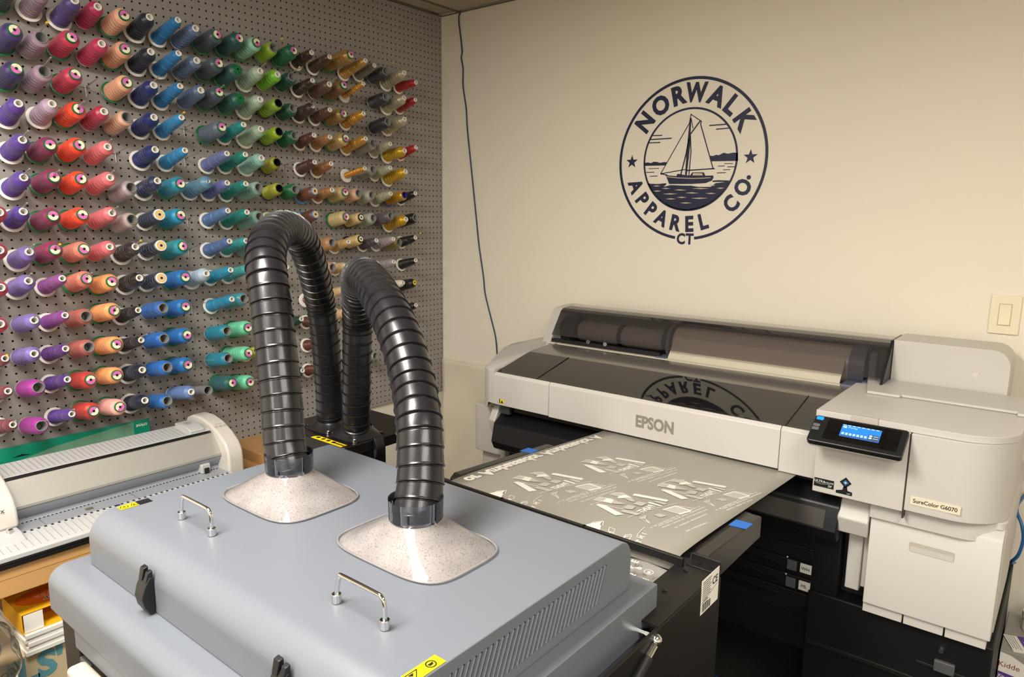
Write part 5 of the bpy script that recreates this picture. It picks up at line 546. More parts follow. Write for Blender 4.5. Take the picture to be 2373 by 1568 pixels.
for k in (-.047, -.061): pslab('key_button', rrect(-.103, -.087, k, k+.011, .002), .0101, .0115, mat('key_grey', '66686c', .4), pn, .0005)
MB().box(2.111, 2.171, -.7165, -.705, 1.005, 1.0215).build('panel_hinge', mat('hinge_grey', 'b6b1a6', .4), pr, bevel=.001)
# logos and name plate on the front of the module
FM = frame((0, -.7228, 0), (1, 0, 0), (0, 0, 1))
b_ = MB().slab([(2.038, .822), (2.086, .822), (2.086, .844), (2.038, .844)], FM).build('ink_badge', BLACKINK, pr, smooth=0)
MB().text('ULTRA', .0085, FM @ Matrix.Translation((2.052, .8365, .0004)), bold=.0002).text('CHROME', .0060, FM @ Matrix.Translation((2.073, .8360, .0004))).text('DF', .0075, FM @ Matrix.Translation((2.077, .8275, .0004)), bold=.0002).line([(2.042, .8315), (2.056, .8300), (2.070, .8320), (2.083, .8365)], .0006, FM, .0008).build('badge_lettering', mat('badge_silver', 'c8d0cc', .4), b_, smooth=0)
b_ = MB().slab([(2.1130, 0.8610), (2.1270, 0.8470), (2.1130, 0.8330), (2.0990, 0.8470)], FM).slab([(2.1090, 0.8370), (2.1170, 0.8370), (2.1190, 0.8270), (2.1300, 0.8250), (2.1300, 0.8160), (2.0920, 0.8160), (2.0920, 0.8230), (2.1070, 0.8270)], FM).build('emblem', BLACKINK, pr, smooth=0)
MB().slab([(2.1130, 0.8540), (2.1200, 0.8470), (2.1130, 0.8400), (2.1060, 0.8470)], FM, .0008).build('emblem_face', mat('emblem_blue', '3c6fae', .3), b_, smooth=0)
MB().slab([(2.1130, 0.8500), (2.1160, 0.8470), (2.1130, 0.8440), (2.1100, 0.8470)], FM, .0012).text('LFP', .005, FM @ Matrix.Translation((2.1220, 0.8195, .0006))).build('emblem_star', mat('badge_silver', 'c8d0cc', .4), b_, smooth=0)
b_ = MB().slab([(2.258, .830), (2.361, .830), (2.361, .852), (2.258, .852)], FM).build('name_plate', mat('plate_cream', 'ddd5bc', .3), pr, smooth=0)
MB().text('SureColor G6070', .0135, FM @ Matrix.Translation((2.3095, .8405, .0004)), bold=.00018, sx=.93).build('plate_lettering', BLACKINK, b_, smooth=0)
# white waste-ink door below and its strips
mb = MB(); mb.prism([(-.69, .530), (-.69, .775), (-.683, .785), (-.655, .796), (-.640, .796), (-.640, .53)], 2.172, 2.447, 'x')
dd = mb.build('lower_door', WHITE, pr, bevel=.002)
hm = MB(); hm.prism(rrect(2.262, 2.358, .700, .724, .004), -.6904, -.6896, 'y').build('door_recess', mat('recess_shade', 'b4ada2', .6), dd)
MB().prism(rrect(2.264, 2.356, .700, .713, .003), -.6912, -.6904, 'y').build('recess_floor', WHITE, dd)
for a, b in ((2.172, 2.262), (2.266, 2.352), (2.356, 2.440)): MB().box(a, b, -.682, -.60, .503, .5285).build('lower_strip', WHITE, pr, bevel=.001)
mb = MB(); mb.prism([(-.64, .53), (-.64, .80), (-.10, .80), (-.10, .60), (-.30, .53)], 2.175, 2.449, 'x'); mb.build('lower_housing', WHITE, pr, bevel=.002)
MB().prism(modplan(2.17, 2.449, -.665, -.10, .02), .795, .812, 'z').build('lower_rim', WHITE, pr, bevel=.002)
# white arms either side of the take up bay
MB().prism([(-.70, .745), (-.66, .795), (-.55, .80), (-.55, .70), (-.685, .70)], 2.095, 2.168, 'x').build('bay_arm', WHITE, pr, bevel=.004)
MB().box(2.115, 2.150, -.64, -.60, .53, .71).box(2.15, 2.172, -.63, -.56, .54, .72).build('arm_post', WHITE, pr, bevel=.003)
MB().prism([(-.685, .770), (-.655, .822), (-.55, .825), (-.55, .72), (-.67, .72)], .895, .925, 'x').build('bay_arm', WHITE, pr, bevel=.004)
MB().box(.900, .922, -.62, -.58, .45, .73).build('arm_post', WHITE, pr, bevel=.002)
# left column down to the floor
MB().prism(rrect(.775, .905, -.63, -.14, .02), .62, .80, 'z').build('side_column', WHITE, pr, bevel=.003)
MB().prism(rrect(.785, .895, -.60, -.15, .02), .08, .62, 'z').build('side_column', WHITE, pr, bevel=.003)
# black heater / take-up deck under the front
MB().prism([(-.66, .835), (-.66, .820), (-.60, .80), (-.60, .45), (-.15, .45), (-.15, .835)], .93, 2.16, 'x').build('lower_body', DARK, pr)
MB().prism([(-.705, .700), (-.690, .765), (-.640, .800), (-.60, .80), (-.60, .66), (-.69, .67)], .925, 2.098, 'x').build('heater_cover', BLACKP, pr, bevel=.004)
MB().box(1.00, 2.05, -.668, -.660, .812, .826).build('rear_bar', BLACKM, pr, bevel=.002)
MB().box(.945, .985, -.675, -.66, .80, .835).build('bar_bracket', mat('bracket_grey', '3a3d40', .4), pr, bevel=.002)
MB().prism([(-.7055, .705), (-.6945, .752), (-.693, .750), (-.704, .703)], 1.86, 2.065, 'x').build('heater_window', mat('window_grey', '4a4744', .25), pr)
# ink drawers
dk = mat('drawer_black', '0d0d0f', .5, spec=.3)
MB().box(1.58, 2.10, -.645, -.60, .44, .70).build('ink_unit', dk, pr, bevel=.004)
for k, z in enumerate((.655, .615, .570, .525, .480)):
    d_ = MB().box(1.62, 2.035, -.652, -.645, z-.040, z-.0015).build('ink_drawer', dk, pr, bevel=.0015)
    if k > 1: MB().prism([(-.668, z-.012), (-.652, z-.004), (-.652, z-.018)], 1.72, 1.955, 'x').build('drawer_lip', dk, d_, bevel=.001)
for z, s_ in ((.553, 'WH'), (.502, 'ML')):
    MB().box(1.968, 1.994, -.656, -.651, z-.014, z+.014).build('drawer_tab', mat('tab_grey', '4a4a4c', .5), pr, bevel=.001)
    l_ = MB().box(2.003, 2.033, -.656, -.651, z-.012, z+.014).build('drawer_tag', mat('tag_grey', 'c9c6be', .5), pr, bevel=.001)
    MB().text(s_, .013, frame((2.018, -.6565, z+.001), (1, 0, 0), (0, 0, 1))).build('tag_lettering', BLACKINK, l_, smooth=0)
    MB().slab([(-.003, .004), (.003, .004), (0, -.002)], frame((1.967, -.6525, z+.018), (1, 0, 0), (0, 0, 1))).build('tab_arrow', mat('tag_grey', 'c9c6be', .5), pr, smooth=0)
# black stand
MB().box(.91, 2.04, -.20, -.15, .04, .46).build('dark_panel', DARK, pr)  # black panel across the rear, below the lower body
MB().box(1.0, 2.44, -.45, -.15, .30, .45).build('stand_beam', DARK, pr, bevel=.004)
MB().box(2.03, 2.455, -.66, -.10, .10, .50).build('stand_cabinet', dk, pr, bevel=.004)
MB().box(2.04, 2.43, -.668, -.66, .35, .362).box(2.30, 2.44, -.664, -.66, .40, .408).build('cabinet_rail', BLACKM, pr, bevel=.001)
MB().box(2.34, 2.385, -.672, -.66, .40, .43).build('cabinet_latch', mat('tab_grey', '4a4a4c', .5), pr, bevel=.003)
MB().lathe([(-.668, .001), (-.668, .006), (-.660, .007)], 20, Matrix.Translation((2.352, 0, .455)) @ Matrix.Rotation(math.pi/2, 4, 'Z')).build('cabinet_lock', CHROME, pr)
MB().box(.80, .88, -.62, -.12, .0, .08).box(2.30, 2.42, -.62, -.12, 0, .10).build('stand_foot', BLACKM, pr, bevel=.01)
# ---------------- film table and printed film ----------------
tb = thing('film_table', 'black metal feed table carrying the film from printer to dryer', 'feed table', (1.68, -1.1, 0))
MB().prism([(-1.06, .810), (-1.06, .846), (-1.31, .858), (-1.345, .856), (-1.36, .84), (-1.36, .80)], 1.377, 1.998, 'x').build('table_plate', BLACKM, tb)
MB().prism([(-1.075, .802), (-1.075, .852), (-1.350, .866), (-1.365, .856), (-1.365, .80)], 1.998, 2.028, 'x').build('side_rail', mat('rail_black', '26231f', .35), tb, bevel=.003)
MB().prism([(-.95, .80), (-.95, .842), (-1.345, .866), (-1.36, .856), (-1.36, .80)], 1.350, 1.377, 'x').build('side_rail', mat('rail_black', '26231f', .35), tb, bevel=.003)
MB().box(1.36, 1.40, -1.33, -1.30, 0, .80).box(1.97, 2.01, -1.33, -1.30, 0, .80).build('leg', BLACKM, tb)
for i, (x, y, z, l) in enumerate(((2.013, -1.16, .8575, 'blue tape square on the right rail of the feed table'), (1.362, -1.05, .8485, 'blue tape strip on the left rail of the feed table'))):
    s_ = .019; o = MB().prism([(x-s_, y-s_), (x+s_*.9, y-s_*.8), (x+s_, y+s_), (x-s_*.9, y+s_*.9)], z, z+.0012, 'z').build('masking_tape', BLUETAPE); tag(o, l, 'tape', 'blue tape pieces')
    o.rotation_euler = (0, 0, 0)
o = MB().slab([(-.017, -.012), (.015, -.014), (.018, .012), (-.013, .014)], frame((1.845, -.699, .757), (1, 0, 0), (0, .55, .83)), .001).build('masking_tape', BLUETAPE); tag(o, 'blue tape square on the black heater cover under the printer', 'tape', 'blue tape pieces')
# film
FX0, FX1 = 1.384, 1.984
prof = [(-.640, .828), (-.70, .8265), (-.80, .832), (-1.00, .845), (-1.20, .8575), (-1.30, .8630), (-1.35, .8645), (-1.385, .8645), (-1.396, .860), (-1.4015, .850), (-1.403, .836)]
prof = [(p.x, p.y) for p in smooth_path([(a, b, 0) for a, b in prof], 4)]
def filmz(y):
    for (a, b), (c, d) in zip(prof[:-1], prof[1:]):
        if c <= y <= a: return b+(d-b)*(a-y)/(a-c)
    return prof[-1][1]
mb = MB(); N = len(prof); v = []
for (y, z) in prof:
    for i in range(13):
        x = FX0+(FX1-FX0)*i/12; v.append((x, y, z+.0012+.0006*math.sin(x*20)))
mb.add(v, [(i*13+j, i*13+j+1, (i+1)*13+j+1, (i+1)*13+j) for i in range(N-1) for j in range(12)])
FILM = mat('frosted_film', '9a958b', .30, spec=.6)
fl = mb.build('printed_film', FILM, smooth=60); so = fl.modifiers.new('s', 'SOLIDIFY'); so.thickness = .0004
tag(fl, 'grey translucent film with white mirrored prints feeding out of the printer', 'printed film')
fl['_base'] = [0, 0, 0]
def drape(mb, dz=.0022):
    """lay flat artwork onto the film surface"""
    mb.v = [(x, y, filmz(y)+dz+z) for x, y, z in mb.v]; return mb
IDM = Matrix()
for k, (ox, oy) in enumerate(MOFF):
    T_ = Matrix.Translation((ox, oy, 0))
    a = MB()
    for p in MOT['g']: a.slab(p, T_, .0002)
    drape(a).build('print_shading', GREYINK, fl, smooth=0)
    a = MB()
    for p in MOT['w']: a.slab(p, T_, .0004)
    for p, wd in MOT['l']: a.line(p, wd*.0005, T_, .0004)
    for p in MOT['g'][:2]+MOT['g'][6:7]: a.line(p+[p[0]], .0007, T_, .0005)
    u = Vector((PAINT[1][0]-PAINT[0][0], PAINT[1][1]-PAINT[0][1], 0)); c = Vector(((PAINT[0][0]+PAINT[1][0])/2, (PAINT[0][1]+PAINT[1][1])/2, 0))
    a.text('PAINT', .023, T_ @ frame(c, (0, -1, 0), (-1, 0, 0)), bold=.0008, sx=.92)
    rr = random.Random(7)
    for q, (A, B) in enumerate(MTXT):
        A = Vector(A); B = Vector(B); d = B-A; Lq = d.length; d.normalize(); x = 0; nrm = Vector((d.y, -d.x))
        while x < Lq:
            wq = rr.uniform(.0012, .0026); p = A+d*x
            if A.x+ox < 0: pass
            if rr.random() > .15 and p.x+ox < 1.972: a.slab([p-nrm*.0020, p+d*wq-nrm*.0020, p+d*wq*.8+nrm*.0016, p+nrm*.0016], T_, .0004) if False else a.line([p-nrm*.0018, p+nrm*.0016+d*rr.uniform(-.0012, .0012)], wq*.45, T_, .0004)
            x += wq+.0022
    drape(a).build('print_artwork', WHITEINK, fl, smooth=0)
a = MB(); a.text('or Ambassador Ambassador A', .0475, frame((1.412, -1.365, 0), (0, 1, 0), (1, 0, 0)), bold=.0024, ax='LEFT', ay='CENTER', sx=1.02)
drape(a).build('print_lettering', WHITEINK, fl, smooth=0)
for (ox, oy) in ((0, 0), (-.264, 0)):
    a = MB(); T_ = Matrix.Translation((ox, oy, 0))
    for p in ART2['w']: a.slab(p, T_, .0003)
    for p, wd in ART2['l']: a.line(p, wd*.0005, T_, .0004)
    for ch, p in ART2['t']: a.text(ch, .016, T_ @ frame((p[0], p[1], 0), (0, -1, 0), (-1, 0, 0)), bold=.0005)
    drape(a).build('print_artwork', WHITEINK, fl, smooth=0)
# ---------------- dryer: black chassis, grey base and lid ----------------
dr_ = thing('powder_dryer', 'blue grey oven on a black chassis with vented hinged lid', 'oven', (1.6, -1.9, 0))
# black chassis box with the window in its top
TZ = .858
MB().box(1.30, 2.055, -2.18, -1.385, .30, .80).build('chassis', BLACKM, dr_, bevel=.004)
def topplate():
    mb = MB(); out = [(1.325, -1.372), (2.055, -1.372), (2.055, -1.62), (1.325, -1.62)]
    x0, x1, y0, y1 = 1.40, 1.985, -1.500, -1.400
    for (a, b, c, d) in ((1.325, 2.058, y1, -1.372), (1.325, 2.058, -1.62, y0), (1.325, x0, y0, y1), (x1, 2.058, y0, y1)): mb.box(a, b, c, d, TZ-.004, TZ)
    return mb
topplate().build('top_plate', BLACKM, dr_)
mb = MB(); mb.box(2.052, 2.0585, -2.18, -1.385, .28, TZ-.004); mb.prism([(-1.372, .28), (-1.372, .84), (-1.385, TZ-.002), (-1.40, TZ-.002), (-1.40, .28)], 2.050, 2.0590, 'x'); mb.build('side_panel', BLACKM, dr_, bevel=.001)
MB().box(1.325, 2.055, -1.385, -1.372, .80, TZ-.004).build('rear_panel', BLACKM, dr_)
MB().box(1.335, 2.0, -1.414, -1.406, TZ, .874).build('guide_rail', BLACKM, dr_, bevel=.001)
MB().box(2.0, 2.058, -1.376, -1.370, TZ-.004, .872).box(2.002, 2.055, -1.40, -1.372, TZ, TZ+.002).build('rail_bracket', BLACKM, dr_, bevel=.002)
SCR = mat('black_screw', '0c0c0c', .25, coat=.5)
for (x, y, z) in ((2.012, -1.425, TZ), (2.015, -1.515, TZ), (2.022, -1.384, TZ), (2.045, -1.386, TZ), (1.56, -1.410, .873), (1.78, -1.410, .873)):
    MB().lathe([(0, .0045), (.0015, .0045), (.003, .002), (.0032, .0001)], 14, Matrix.Translation((x, y, z)) @ Matrix.Rotation(-math.pi/2, 4, 'Y')).build('screw', SCR, dr_)
MB().lathe([(0, .005), (.003, .0045), (.0032, .0001)], 14, Matrix.Translation((2.0588, -1.55, .60))).build('screw', SCR, dr_)
mb = MB(); mb.box(2.0586, 2.0606, -1.62, -1.53, .60, .602).box(2.0586, 2.0606, -1.622, -1.62, .45, .602); mb.build('panel_fold', BLACKM, dr_)
# film seen through the window
mb = MB(); v = []
for i in range(13):
    for j in range(9):
        x = 1.40+.57*i/12; y = -1.402-.096*j/8; v.append((x, y, .835-.014*j/8+.003*math.sin(x*40+j)))
mb.add(v, [(i*9+j, (i+1)*9+j, (i+1)*9+j+1, i*9+j+1) for i in range(12) for j in range(8)])
fw = mb.build('clear_film', mat('slot_film', '96928a', .22, spec=.8, bump=.3, bscale=14), smooth=60)
tag(fw, 'clear printed film visible through the slot in the black top plate', 'printed film'); fw['_base'] = [0, 0, 0]
a = MB()
for (s_, x, y, q) in (('E', 1.908, -1.428, .020), ('E', 1.912, -1.452, .020), ('P', 1.925, -1.446, .020), ('T', 1.90, -1.470, .018), ('E', 1.958, -1.478, .015), ('5', 1.93, -1.476, .016), ('Q', 1.885, -1.44, .018), ('I', 1.883, -1.422, .016), ('C', 1.89, -1.46, .016)):
    a.text(s_, q, frame((x, y, .845), (0, 1, 0), (1, 0, 0)), bold=.0006)
a.ring(.008, .0092, 0, 6.28, frame((1.950, -1.449, .845), (1, 0, 0), (0, 1, 0)), 24).text('88', .008, frame((1.950, -1.449, .845), (0, 1, 0), (1, 0, 0)), bold=.0004)
a.build('print_lettering', WHITEINK, fw, smooth=0)
# label with CE mark on the black side
LM = frame((2.0593, -1.384, .803), (0, -1, 0), (0, 0, 1)); LM2 = frame((2.0593, -1.46, .803), (0, 1, 0), (0, 0, 1))
b_ = MB().slab([(0, 0), (.076, 0), (.076, .066), (0, .066)], LM2).build('rating_label', PAPER, dr_, smooth=0)
a = MB(); a.text('CE', .020, LM2 @ Matrix.Translation((.058, .046, .0004)), bold=.0004)
for k in range(11): a.line([(.006, .060-.0042*k), (.006+(.036 if k < 8 else .026)-.003*(k % 3), .060-.0042*k)], .0013, LM2, .0006)
a.line([(.006, .021), (.070, .036)], .0008, LM2, .0006)
for k in range(13): a.slab([(.006+.0029*k, .003), (.006+.0029*k+(.0018 if k % 3 else .001), .003), (.006+.0029*k+(.0018 if k % 3 else .001), .017), (.006+.0029*k, .017)], LM2, .0006)
a.build('label_printing', BLACKINK, b_, smooth=0)
# base
def rprof(y0, y1, z0, z1, r0, r1, seg=10):
    P = [(y1, z0)]
    for i in range(seg+1):
        t = math.radians(90*i/seg); P.append((y1-r1+r1*math.cos(t), z1-r1+r1*math.sin(t)))
    for i in range(seg+1):
        t = math.radians(90+90*i/seg); P.append((y0+r0+r0*math.cos(t), z1-r0+r0*math.sin(t)))
    P.append((y0, z0)); return P
MB().prism(rprof(-2.195, -1.568, .826, .900, .030, .004), 1.205, 2.028, 'x').build('oven_base', GREYM, dr_, bevel=.0015, smooth=30)
MB().prism(rprof(-2.189, -1.60, .785, .826, .002, .002), 1.287, 2.02, 'x').build('base_apron', GREYM, dr_, bevel=.001)
MB().box(1.288, 2.02, -2.1895, -2.188, .8245, .8262).build('panel_gap', mat('gap_dark', '3a2f2c', .6), dr_)
lidp = MB().prism(rprof(-2.140, -1.612, .9005, .990, .045, .034), 1.246, 2.000, 'x').build('lid', GREYM, dr_, bevel=.0015, smooth=30)
# louvres in the lid end and base end: slanted slots
mb = MB(); nS = 44
for k in range(nS):
    y = -1.690-.0107*k
    mb.add([(2.0012, y, .973), (2.0012, y-.0022, .973), (2.0012, y-.0262, .918), (2.0012, y-.0240, .918), (1.9995, y, .973), (1.9995, y-.0022, .973), (1.9995, y-.0262, .918), (1.9995, y-.0240, .918)], [(0, 1, 2, 3), (4, 7, 6, 5), (0, 4, 5, 1), (1, 5, 6, 2), (2, 6, 7, 3), (3, 7, 4, 0)])
    if k > 38: break
mb.build('vent_slots', mat('slot_dark', '2a2c30', .6), lidp, smooth=0)
mb = MB()
for k in range(39):
    y = -1.690-.0107*k-.0035
    mb.tube([(2.0006, y, .973), (2.0006, y-.024, .918)], .0016, 6)
mb.build('vent_ribs', GREYM, lidp)
# lid handles
def handle(xa, xb, y):
    hd = MB().tube([(xa, y, .9905), (xa, y, 1.003)], .0068, 20).build('handle', CHROME, lidp, bevel=.001)
    MB().tube([(xb, y, .9905), (xb, y, 1.003)], .0068, 20).build('handle_foot', CHROME, hd, bevel=.001)
    dx = (xb-xa)*.06
    MB().tube(smooth_path([(xa, y, 1.000), (xa+dx*.4, y, 1.012), (xa+dx, y, 1.026), (xa+dx*1.5, y, 1.031), (xa+dx*2.8, y, 1.0325), (xb-dx*2.8, y, 1.0325), (xb-dx*1.0, y, 1.031), (xb-dx*.2, y, 1.026), (xb-.0*dx, y, 1.012), (xb, y, 1.000)], 4), .0032, 14).build('handle_bar', CHROME, hd)
handle(1.384, 1.482, -2.044); handle(1.797, 1.893, -2.041)
# toggle latches
def latch(x):
    o = MB().prism([(-2.141, .960), (-2.147, .960), (-2.155, .946), (-2.159, .930), (-2.156, .914), (-2.149, .9015), (-2.144, .9015), (-2.1405, .910)], x-.0135, x+.0135, 'x').build('latch', BLACKP, dr_, bevel=.0015)
    MB().prism([(-2.141, .973), (-2.148, .971), (-2.152, .953), (-2.141, .951)], x-.0125, x-.001, 'x').prism([(-2.141, .970), (-2.148, .968), (-2.152, .953), (-2.141, .951)], x+.004, x+.0125, 'x').build('latch_hook', BLACKP, o, bevel=.001)
latch(1.473); latch(1.826)
# warning stickers
def sticker(nm, ox, oy, ux, w_, h_, z=.9906, par=lidp):
    S = frame((ox, oy, z), ux, (-ux[1], ux[0], 0)); b = MB().slab([(0, 0), (w_, 0), (w_, h_), (0, h_)], S).build(nm, YELLOW, par, smooth=0)
    a = MB(); a.line([(w_*.60, h_*.2), (w_*.80, h_*.82), (w_*.98, h_*.2), (w_*.60, h_*.2)], .0012, S, .0007).slab([(w_*.72, h_*.3), (w_*.88, h_*.3), (w_*.80, h_*.55)], S, .0007); a.ring(h_*.28, h_*.36, 0, 6.28, S @ Matrix.Translation((w_*.28, h_*.5, .0003)), 20).slab([(w_*.2, h_*.4), (w_*.36, h_*.42), (w_*.33, h_*.62), (w_*.24, h_*.6)], S, .0007)
    a.build('sticker_symbols', BLACKINK, b, smooth=0)
    return b
sticker('warning_sticker', 1.272, -2.094, (0, 1, 0), .030, .019)
MB().slab([(0, 0), (.022, 0), (.022, .019), (0, .019)], frame((1.272, -2.063, .9906), (0, 1, 0), (-1, 0, 0))).build('black_sticker', BLACKINK, lidp, smooth=0)
sticker('warning_sticker', 1.979, -2.040, (0, -1, 0), .055, .019)
# gas strut on the right side
gs = MB().tube([(2.028, -1.625, .842), (2.040, -1.625, .842)], .0050, 6).tube([(2.040, -1.625, .842), (2.047, -1.625, .842)], .0062, 6).build('gas_strut', CHROME, dr_)
MB().lathe([(-.010, .001), (-.008, .006), (-.004, .009), (.0, .010), (.004, .009), (.008, .006), (.010, .001)], 24, Matrix.Translation((2.060, -1.630, .841))).build('ball_end', CHROME, gs)
dv = (Vector((2.066, -1.86, .735))-Vector((2.062, -1.64, .832)))
p0 = Vector((2.062, -1.640, .836))
MB().tube([p0, p0+dv*.10], .0068, 16).build('strut_ferrule', CHROME, gs)
MB().tube([p0+dv*.10, p0+dv*.62], .0098, 20).build('strut_sleeve', mat('rubber_black', '121212', .5), gs)
MB().tube([p0+dv*.60, p0+dv*1.0], .0112, 20).build('strut_tube', mat('strut_white', 'd8d4cc', .4), gs)
# black leg posts under the oven
MB().box(1.215, 1.284, -2.183, -2.13, .0, .825).build('leg', mat('leg_dark', '171514', .45), dr_, bevel=.003)
MB().box(1.285, 1.325, -2.185, -2.15, .735, .765).build('roller_bracket', mat('bracket_dark', '4a4a4c', .4), dr_, bevel=.003)
# white bag / cover hanging at the front of the dryer
mb = MB(); mb.prism(rrect(1.335, 1.66, .45, .787, .008), -2.222, -2.192, 'y')
o = mb.build('white_cover', mat('white_bag', 'b3ac9f', .6), bevel=.008); tag(o, 'white printed cover hanging under the front of the oven', 'cover'); o['_base'] = [0, 0, 0]
a = MB(); a.text('CAUTION', .012, frame((1.36, -2.2255, .742), (1, 0, 0), (0, 0, 1)))
# ---------------- suction hoods and hoses ----------------
def hood_mat():
    m = bpy.data.materials.new('dusty_clear_plastic'); m.use_nodes = True; nt = m.node_tree; nt.nodes.clear()
    out = nt.nodes.new('ShaderNodeOutputMaterial'); t = nt.nodes.new('ShaderNodeBsdfTransparent'); t.inputs[0].default_value = (.93, .93, .93, 1)
    d = nt.nodes.new('ShaderNodeBsdfPrincipled'); d.inputs['Roughness'].default_value = .6; d.inputs['Base Color'].default_value = lin('cdc6c2')
    g = nt.nodes.new('ShaderNodeBsdfGlossy'); g.inputs['Roughness'].default_value = .04
    f = nt.nodes.new('ShaderNodeFresnel'); f.inputs[0].default_value = 1.6
    tc = nt.nodes.new('ShaderNodeTexCoord'); n1 = nt.nodes.new('ShaderNodeTexNoise'); n1.inputs['Scale'].default_value = 9; n1.inputs['Detail'].default_value = 6
    n2 = nt.nodes.new('ShaderNodeTexNoise'); n2.inputs['Scale'].default_value = 420; n2.inputs['Detail'].default_value = 2
    for n_ in (n1, n2): nt.links.new(tc.outputs['Object'], n_.inputs['Vector'])
    r1 = nt.nodes.new('ShaderNodeMapRange'); r1.inputs[1].default_value = .3; r1.inputs[2].default_value = .65; r1.inputs[3].default_value = .42; r1.inputs[4].default_value = .80
    nt.links.new(n1.outputs['Fac'], r1.inputs[0])
    r2 = nt.nodes.new('ShaderNodeMapRange'); r2.inputs[1].default_value = .56; r2.inputs[2].default_value = .66; r2.inputs[3].default_value = 0; r2.inputs[4].default_value = .75; nt.links.new(n2.outputs['Fac'], r2.inputs[0])
    mc = nt.nodes.new('ShaderNodeMix'); mc.data_type = 'RGBA'; mc.inputs[6].default_value = lin('a59e9b'); mc.inputs[7].default_value = lin('6e6a67'); nt.links.new(r2.outputs[0], mc.inputs[0]); nt.links.new(mc.outputs[2], d.inputs['Base Color'])
    m1 = nt.nodes.new('ShaderNodeMixShader'); nt.links.new(r1.outputs[0], m1.inputs[0]); nt.links.new(t.outputs[0], m1.inputs[1]); nt.links.new(d.outputs[0], m1.inputs[2])
    m2 = nt.nodes.new('ShaderNodeMixShader'); nt.links.new(f.outputs[0], m2.inputs[0]); nt.links.new(m1.outputs[0], m2.inputs[1]); nt.links.new(g.outputs[0], m2.inputs[2])
    nt.links.new(m2.outputs[0], out.inputs[0]); return m
HM = hood_mat(); CLR = clear('clear_collar', 'dfe1e6', 1, .03, 1.5, body='8c90a0', bodyamt=.06)
def hood(cx, cy, hx, hy, label, top=1.043):
    t = thing('suction_hood', label, 'hood', (cx, cy, .991), 'clear plastic suction hoods on the oven lid')
    mb = MB(); rings = 14; seg = 72; v = []
    for i in range(rings+1):
        u = i/rings; z = .992+(top-.992)*(u**.9 if u > 0 else 0); k = (1-u)**1.15; ex = 2+2.2*k
        for s_ in range(seg):
            a = 2*math.pi*s_/seg; c_, s2 = math.cos(a), math.sin(a)
            q = (abs(c_)**ex+abs(s2)**ex)**(-1/ex)
            rx = .0375+(hx-.0375)*k; ry = .0375+(hy-.0375)*k
            v.append((cx+rx*q*c_, cy+ry*q*s2, z))
    f = [(i*seg+s_, i*seg+(s_+1) % seg, (i+1)*seg+(s_+1) % seg, (i+1)*seg+s_) for i in range(rings) for s_ in range(seg)]
    mb.add(v, f); mb.build('hood_skirt', HM, t, smooth=70)
    mb = MB(); o = []
    for s_ in range(seg+1):
        a = 2*math.pi*s_/seg; c_, s2 = math.cos(a), math.sin(a); q = (abs(c_)**4.2+abs(s2)**4.2)**(-1/4.2); o.append((cx+(hx+.002)*q*c_, cy+(hy+.002)*q*s2, .9935))
    mb.tube(o, .0018, 8, caps=False).build('hood_rim', clear('clear_rim', 'eceaea', 1, .06, 1.35, body='b9b4b4', bodyamt=.45), t)
    cb = MB()
    for k in range(6):
        a0 = 2*math.pi*k/6+.06; a1 = 2*math.pi*(k+1)/6-.02
        P = [a0+(a1-a0)*i/8 for i in range(9)]; v = []
        for (r, z) in ((.0405, top-.002), (.0415, top+.03), (.0430, top+.03), (.0420, top-.002)):
            for q in P: v.append((cx+r*math.cos(q), cy+r*math.sin(q), z))
        fs = []
        for r_ in range(4):
            r2 = (r_+1) % 4
            for i in range(8): fs.append((r_*9+i, r_*9+i+1, r2*9+i+1, r2*9+i))
        cb.add(v, fs+[(0, 9, 18, 27), (8, 35, 26, 17)])
    cb.build('collar', CLR, t)
    return t
hood(1.437, -1.868, .112, .088, 'clear dusty plastic hood under the left hose on the grey lid')
hood(1.757, -1.858, .118, .084, 'clear dusty plastic hood under the right hose on the grey lid', 1.040)
def hose(P, label, A, B):
    P = [Vector(p) for p in P]; P[0] = Vector(A); P = P[:1]+P[1:-1]
    P = P+[Vector(B)]
    path = smooth_path(P, 10)
    # arc length resample
    L = [0]
    for a, b in zip(path[:-1], path[1:]): L.append(L[-1]+(b-a).length)
    tot = L[-1]; n = int(tot/.0012); pts = []; j = 0
    for i in range(n+1):
        s_ = tot*i/n
        while j < len(L)-2 and L[j+1] < s_: j += 1
        u = (s_-L[j])/max(L[j+1]-L[j], 1e-9); pts.append(path[j].lerp(path[j+1], min(max(u, 0), 1)))
    # smooth
    for _ in range(30): pts = [pts[0]]+[(pts[i-1]+pts[i+1])*.25+pts[i]*.5 for i in range(1, len(pts)-1)]+[pts[-1]]
    # interlocking cuffs: length depends on how tightly the hose bends
    rs = []; s_ = 0; seglen = .0300; ph = 0
    for i in range(len(pts)):
        a = pts[max(i-12, 0)]; b = pts[i]; c = pts[min(i+12, len(pts)-1)]
        curv = (b-a).angle(c-b, 0) if (b-a).length > 1e-6 and (c-b).length > 1e-6 else 0
        ph += .0012/(seglen*max(.42, 1-curv*2.6)); fr = ph % 1.0
        r = .0368+.0024*(1-fr)*.6
        if fr > .90: r = .0352
        if fr < .06: r = .0392
        rs.append(r)
    mb = MB().tube(pts, .037, 48, rs)
    o = mb.build('ribbed_hose', HOSE, smooth=50); tag(o, label, 'hose', 'black ribbed exhaust hoses'); return o
PA, PB = (.899, -1.374, .925), (1.012, -1.374, .925)
hose(HOSE1, 'taller black ribbed hose arching from the left hood to the black filter box', (1.437, -1.868, 1.035), PA)
hose(HOSE2, 'shorter black ribbed hose bending over from the right hood to the filter box', (1.757, -1.858, 1.032), PB)
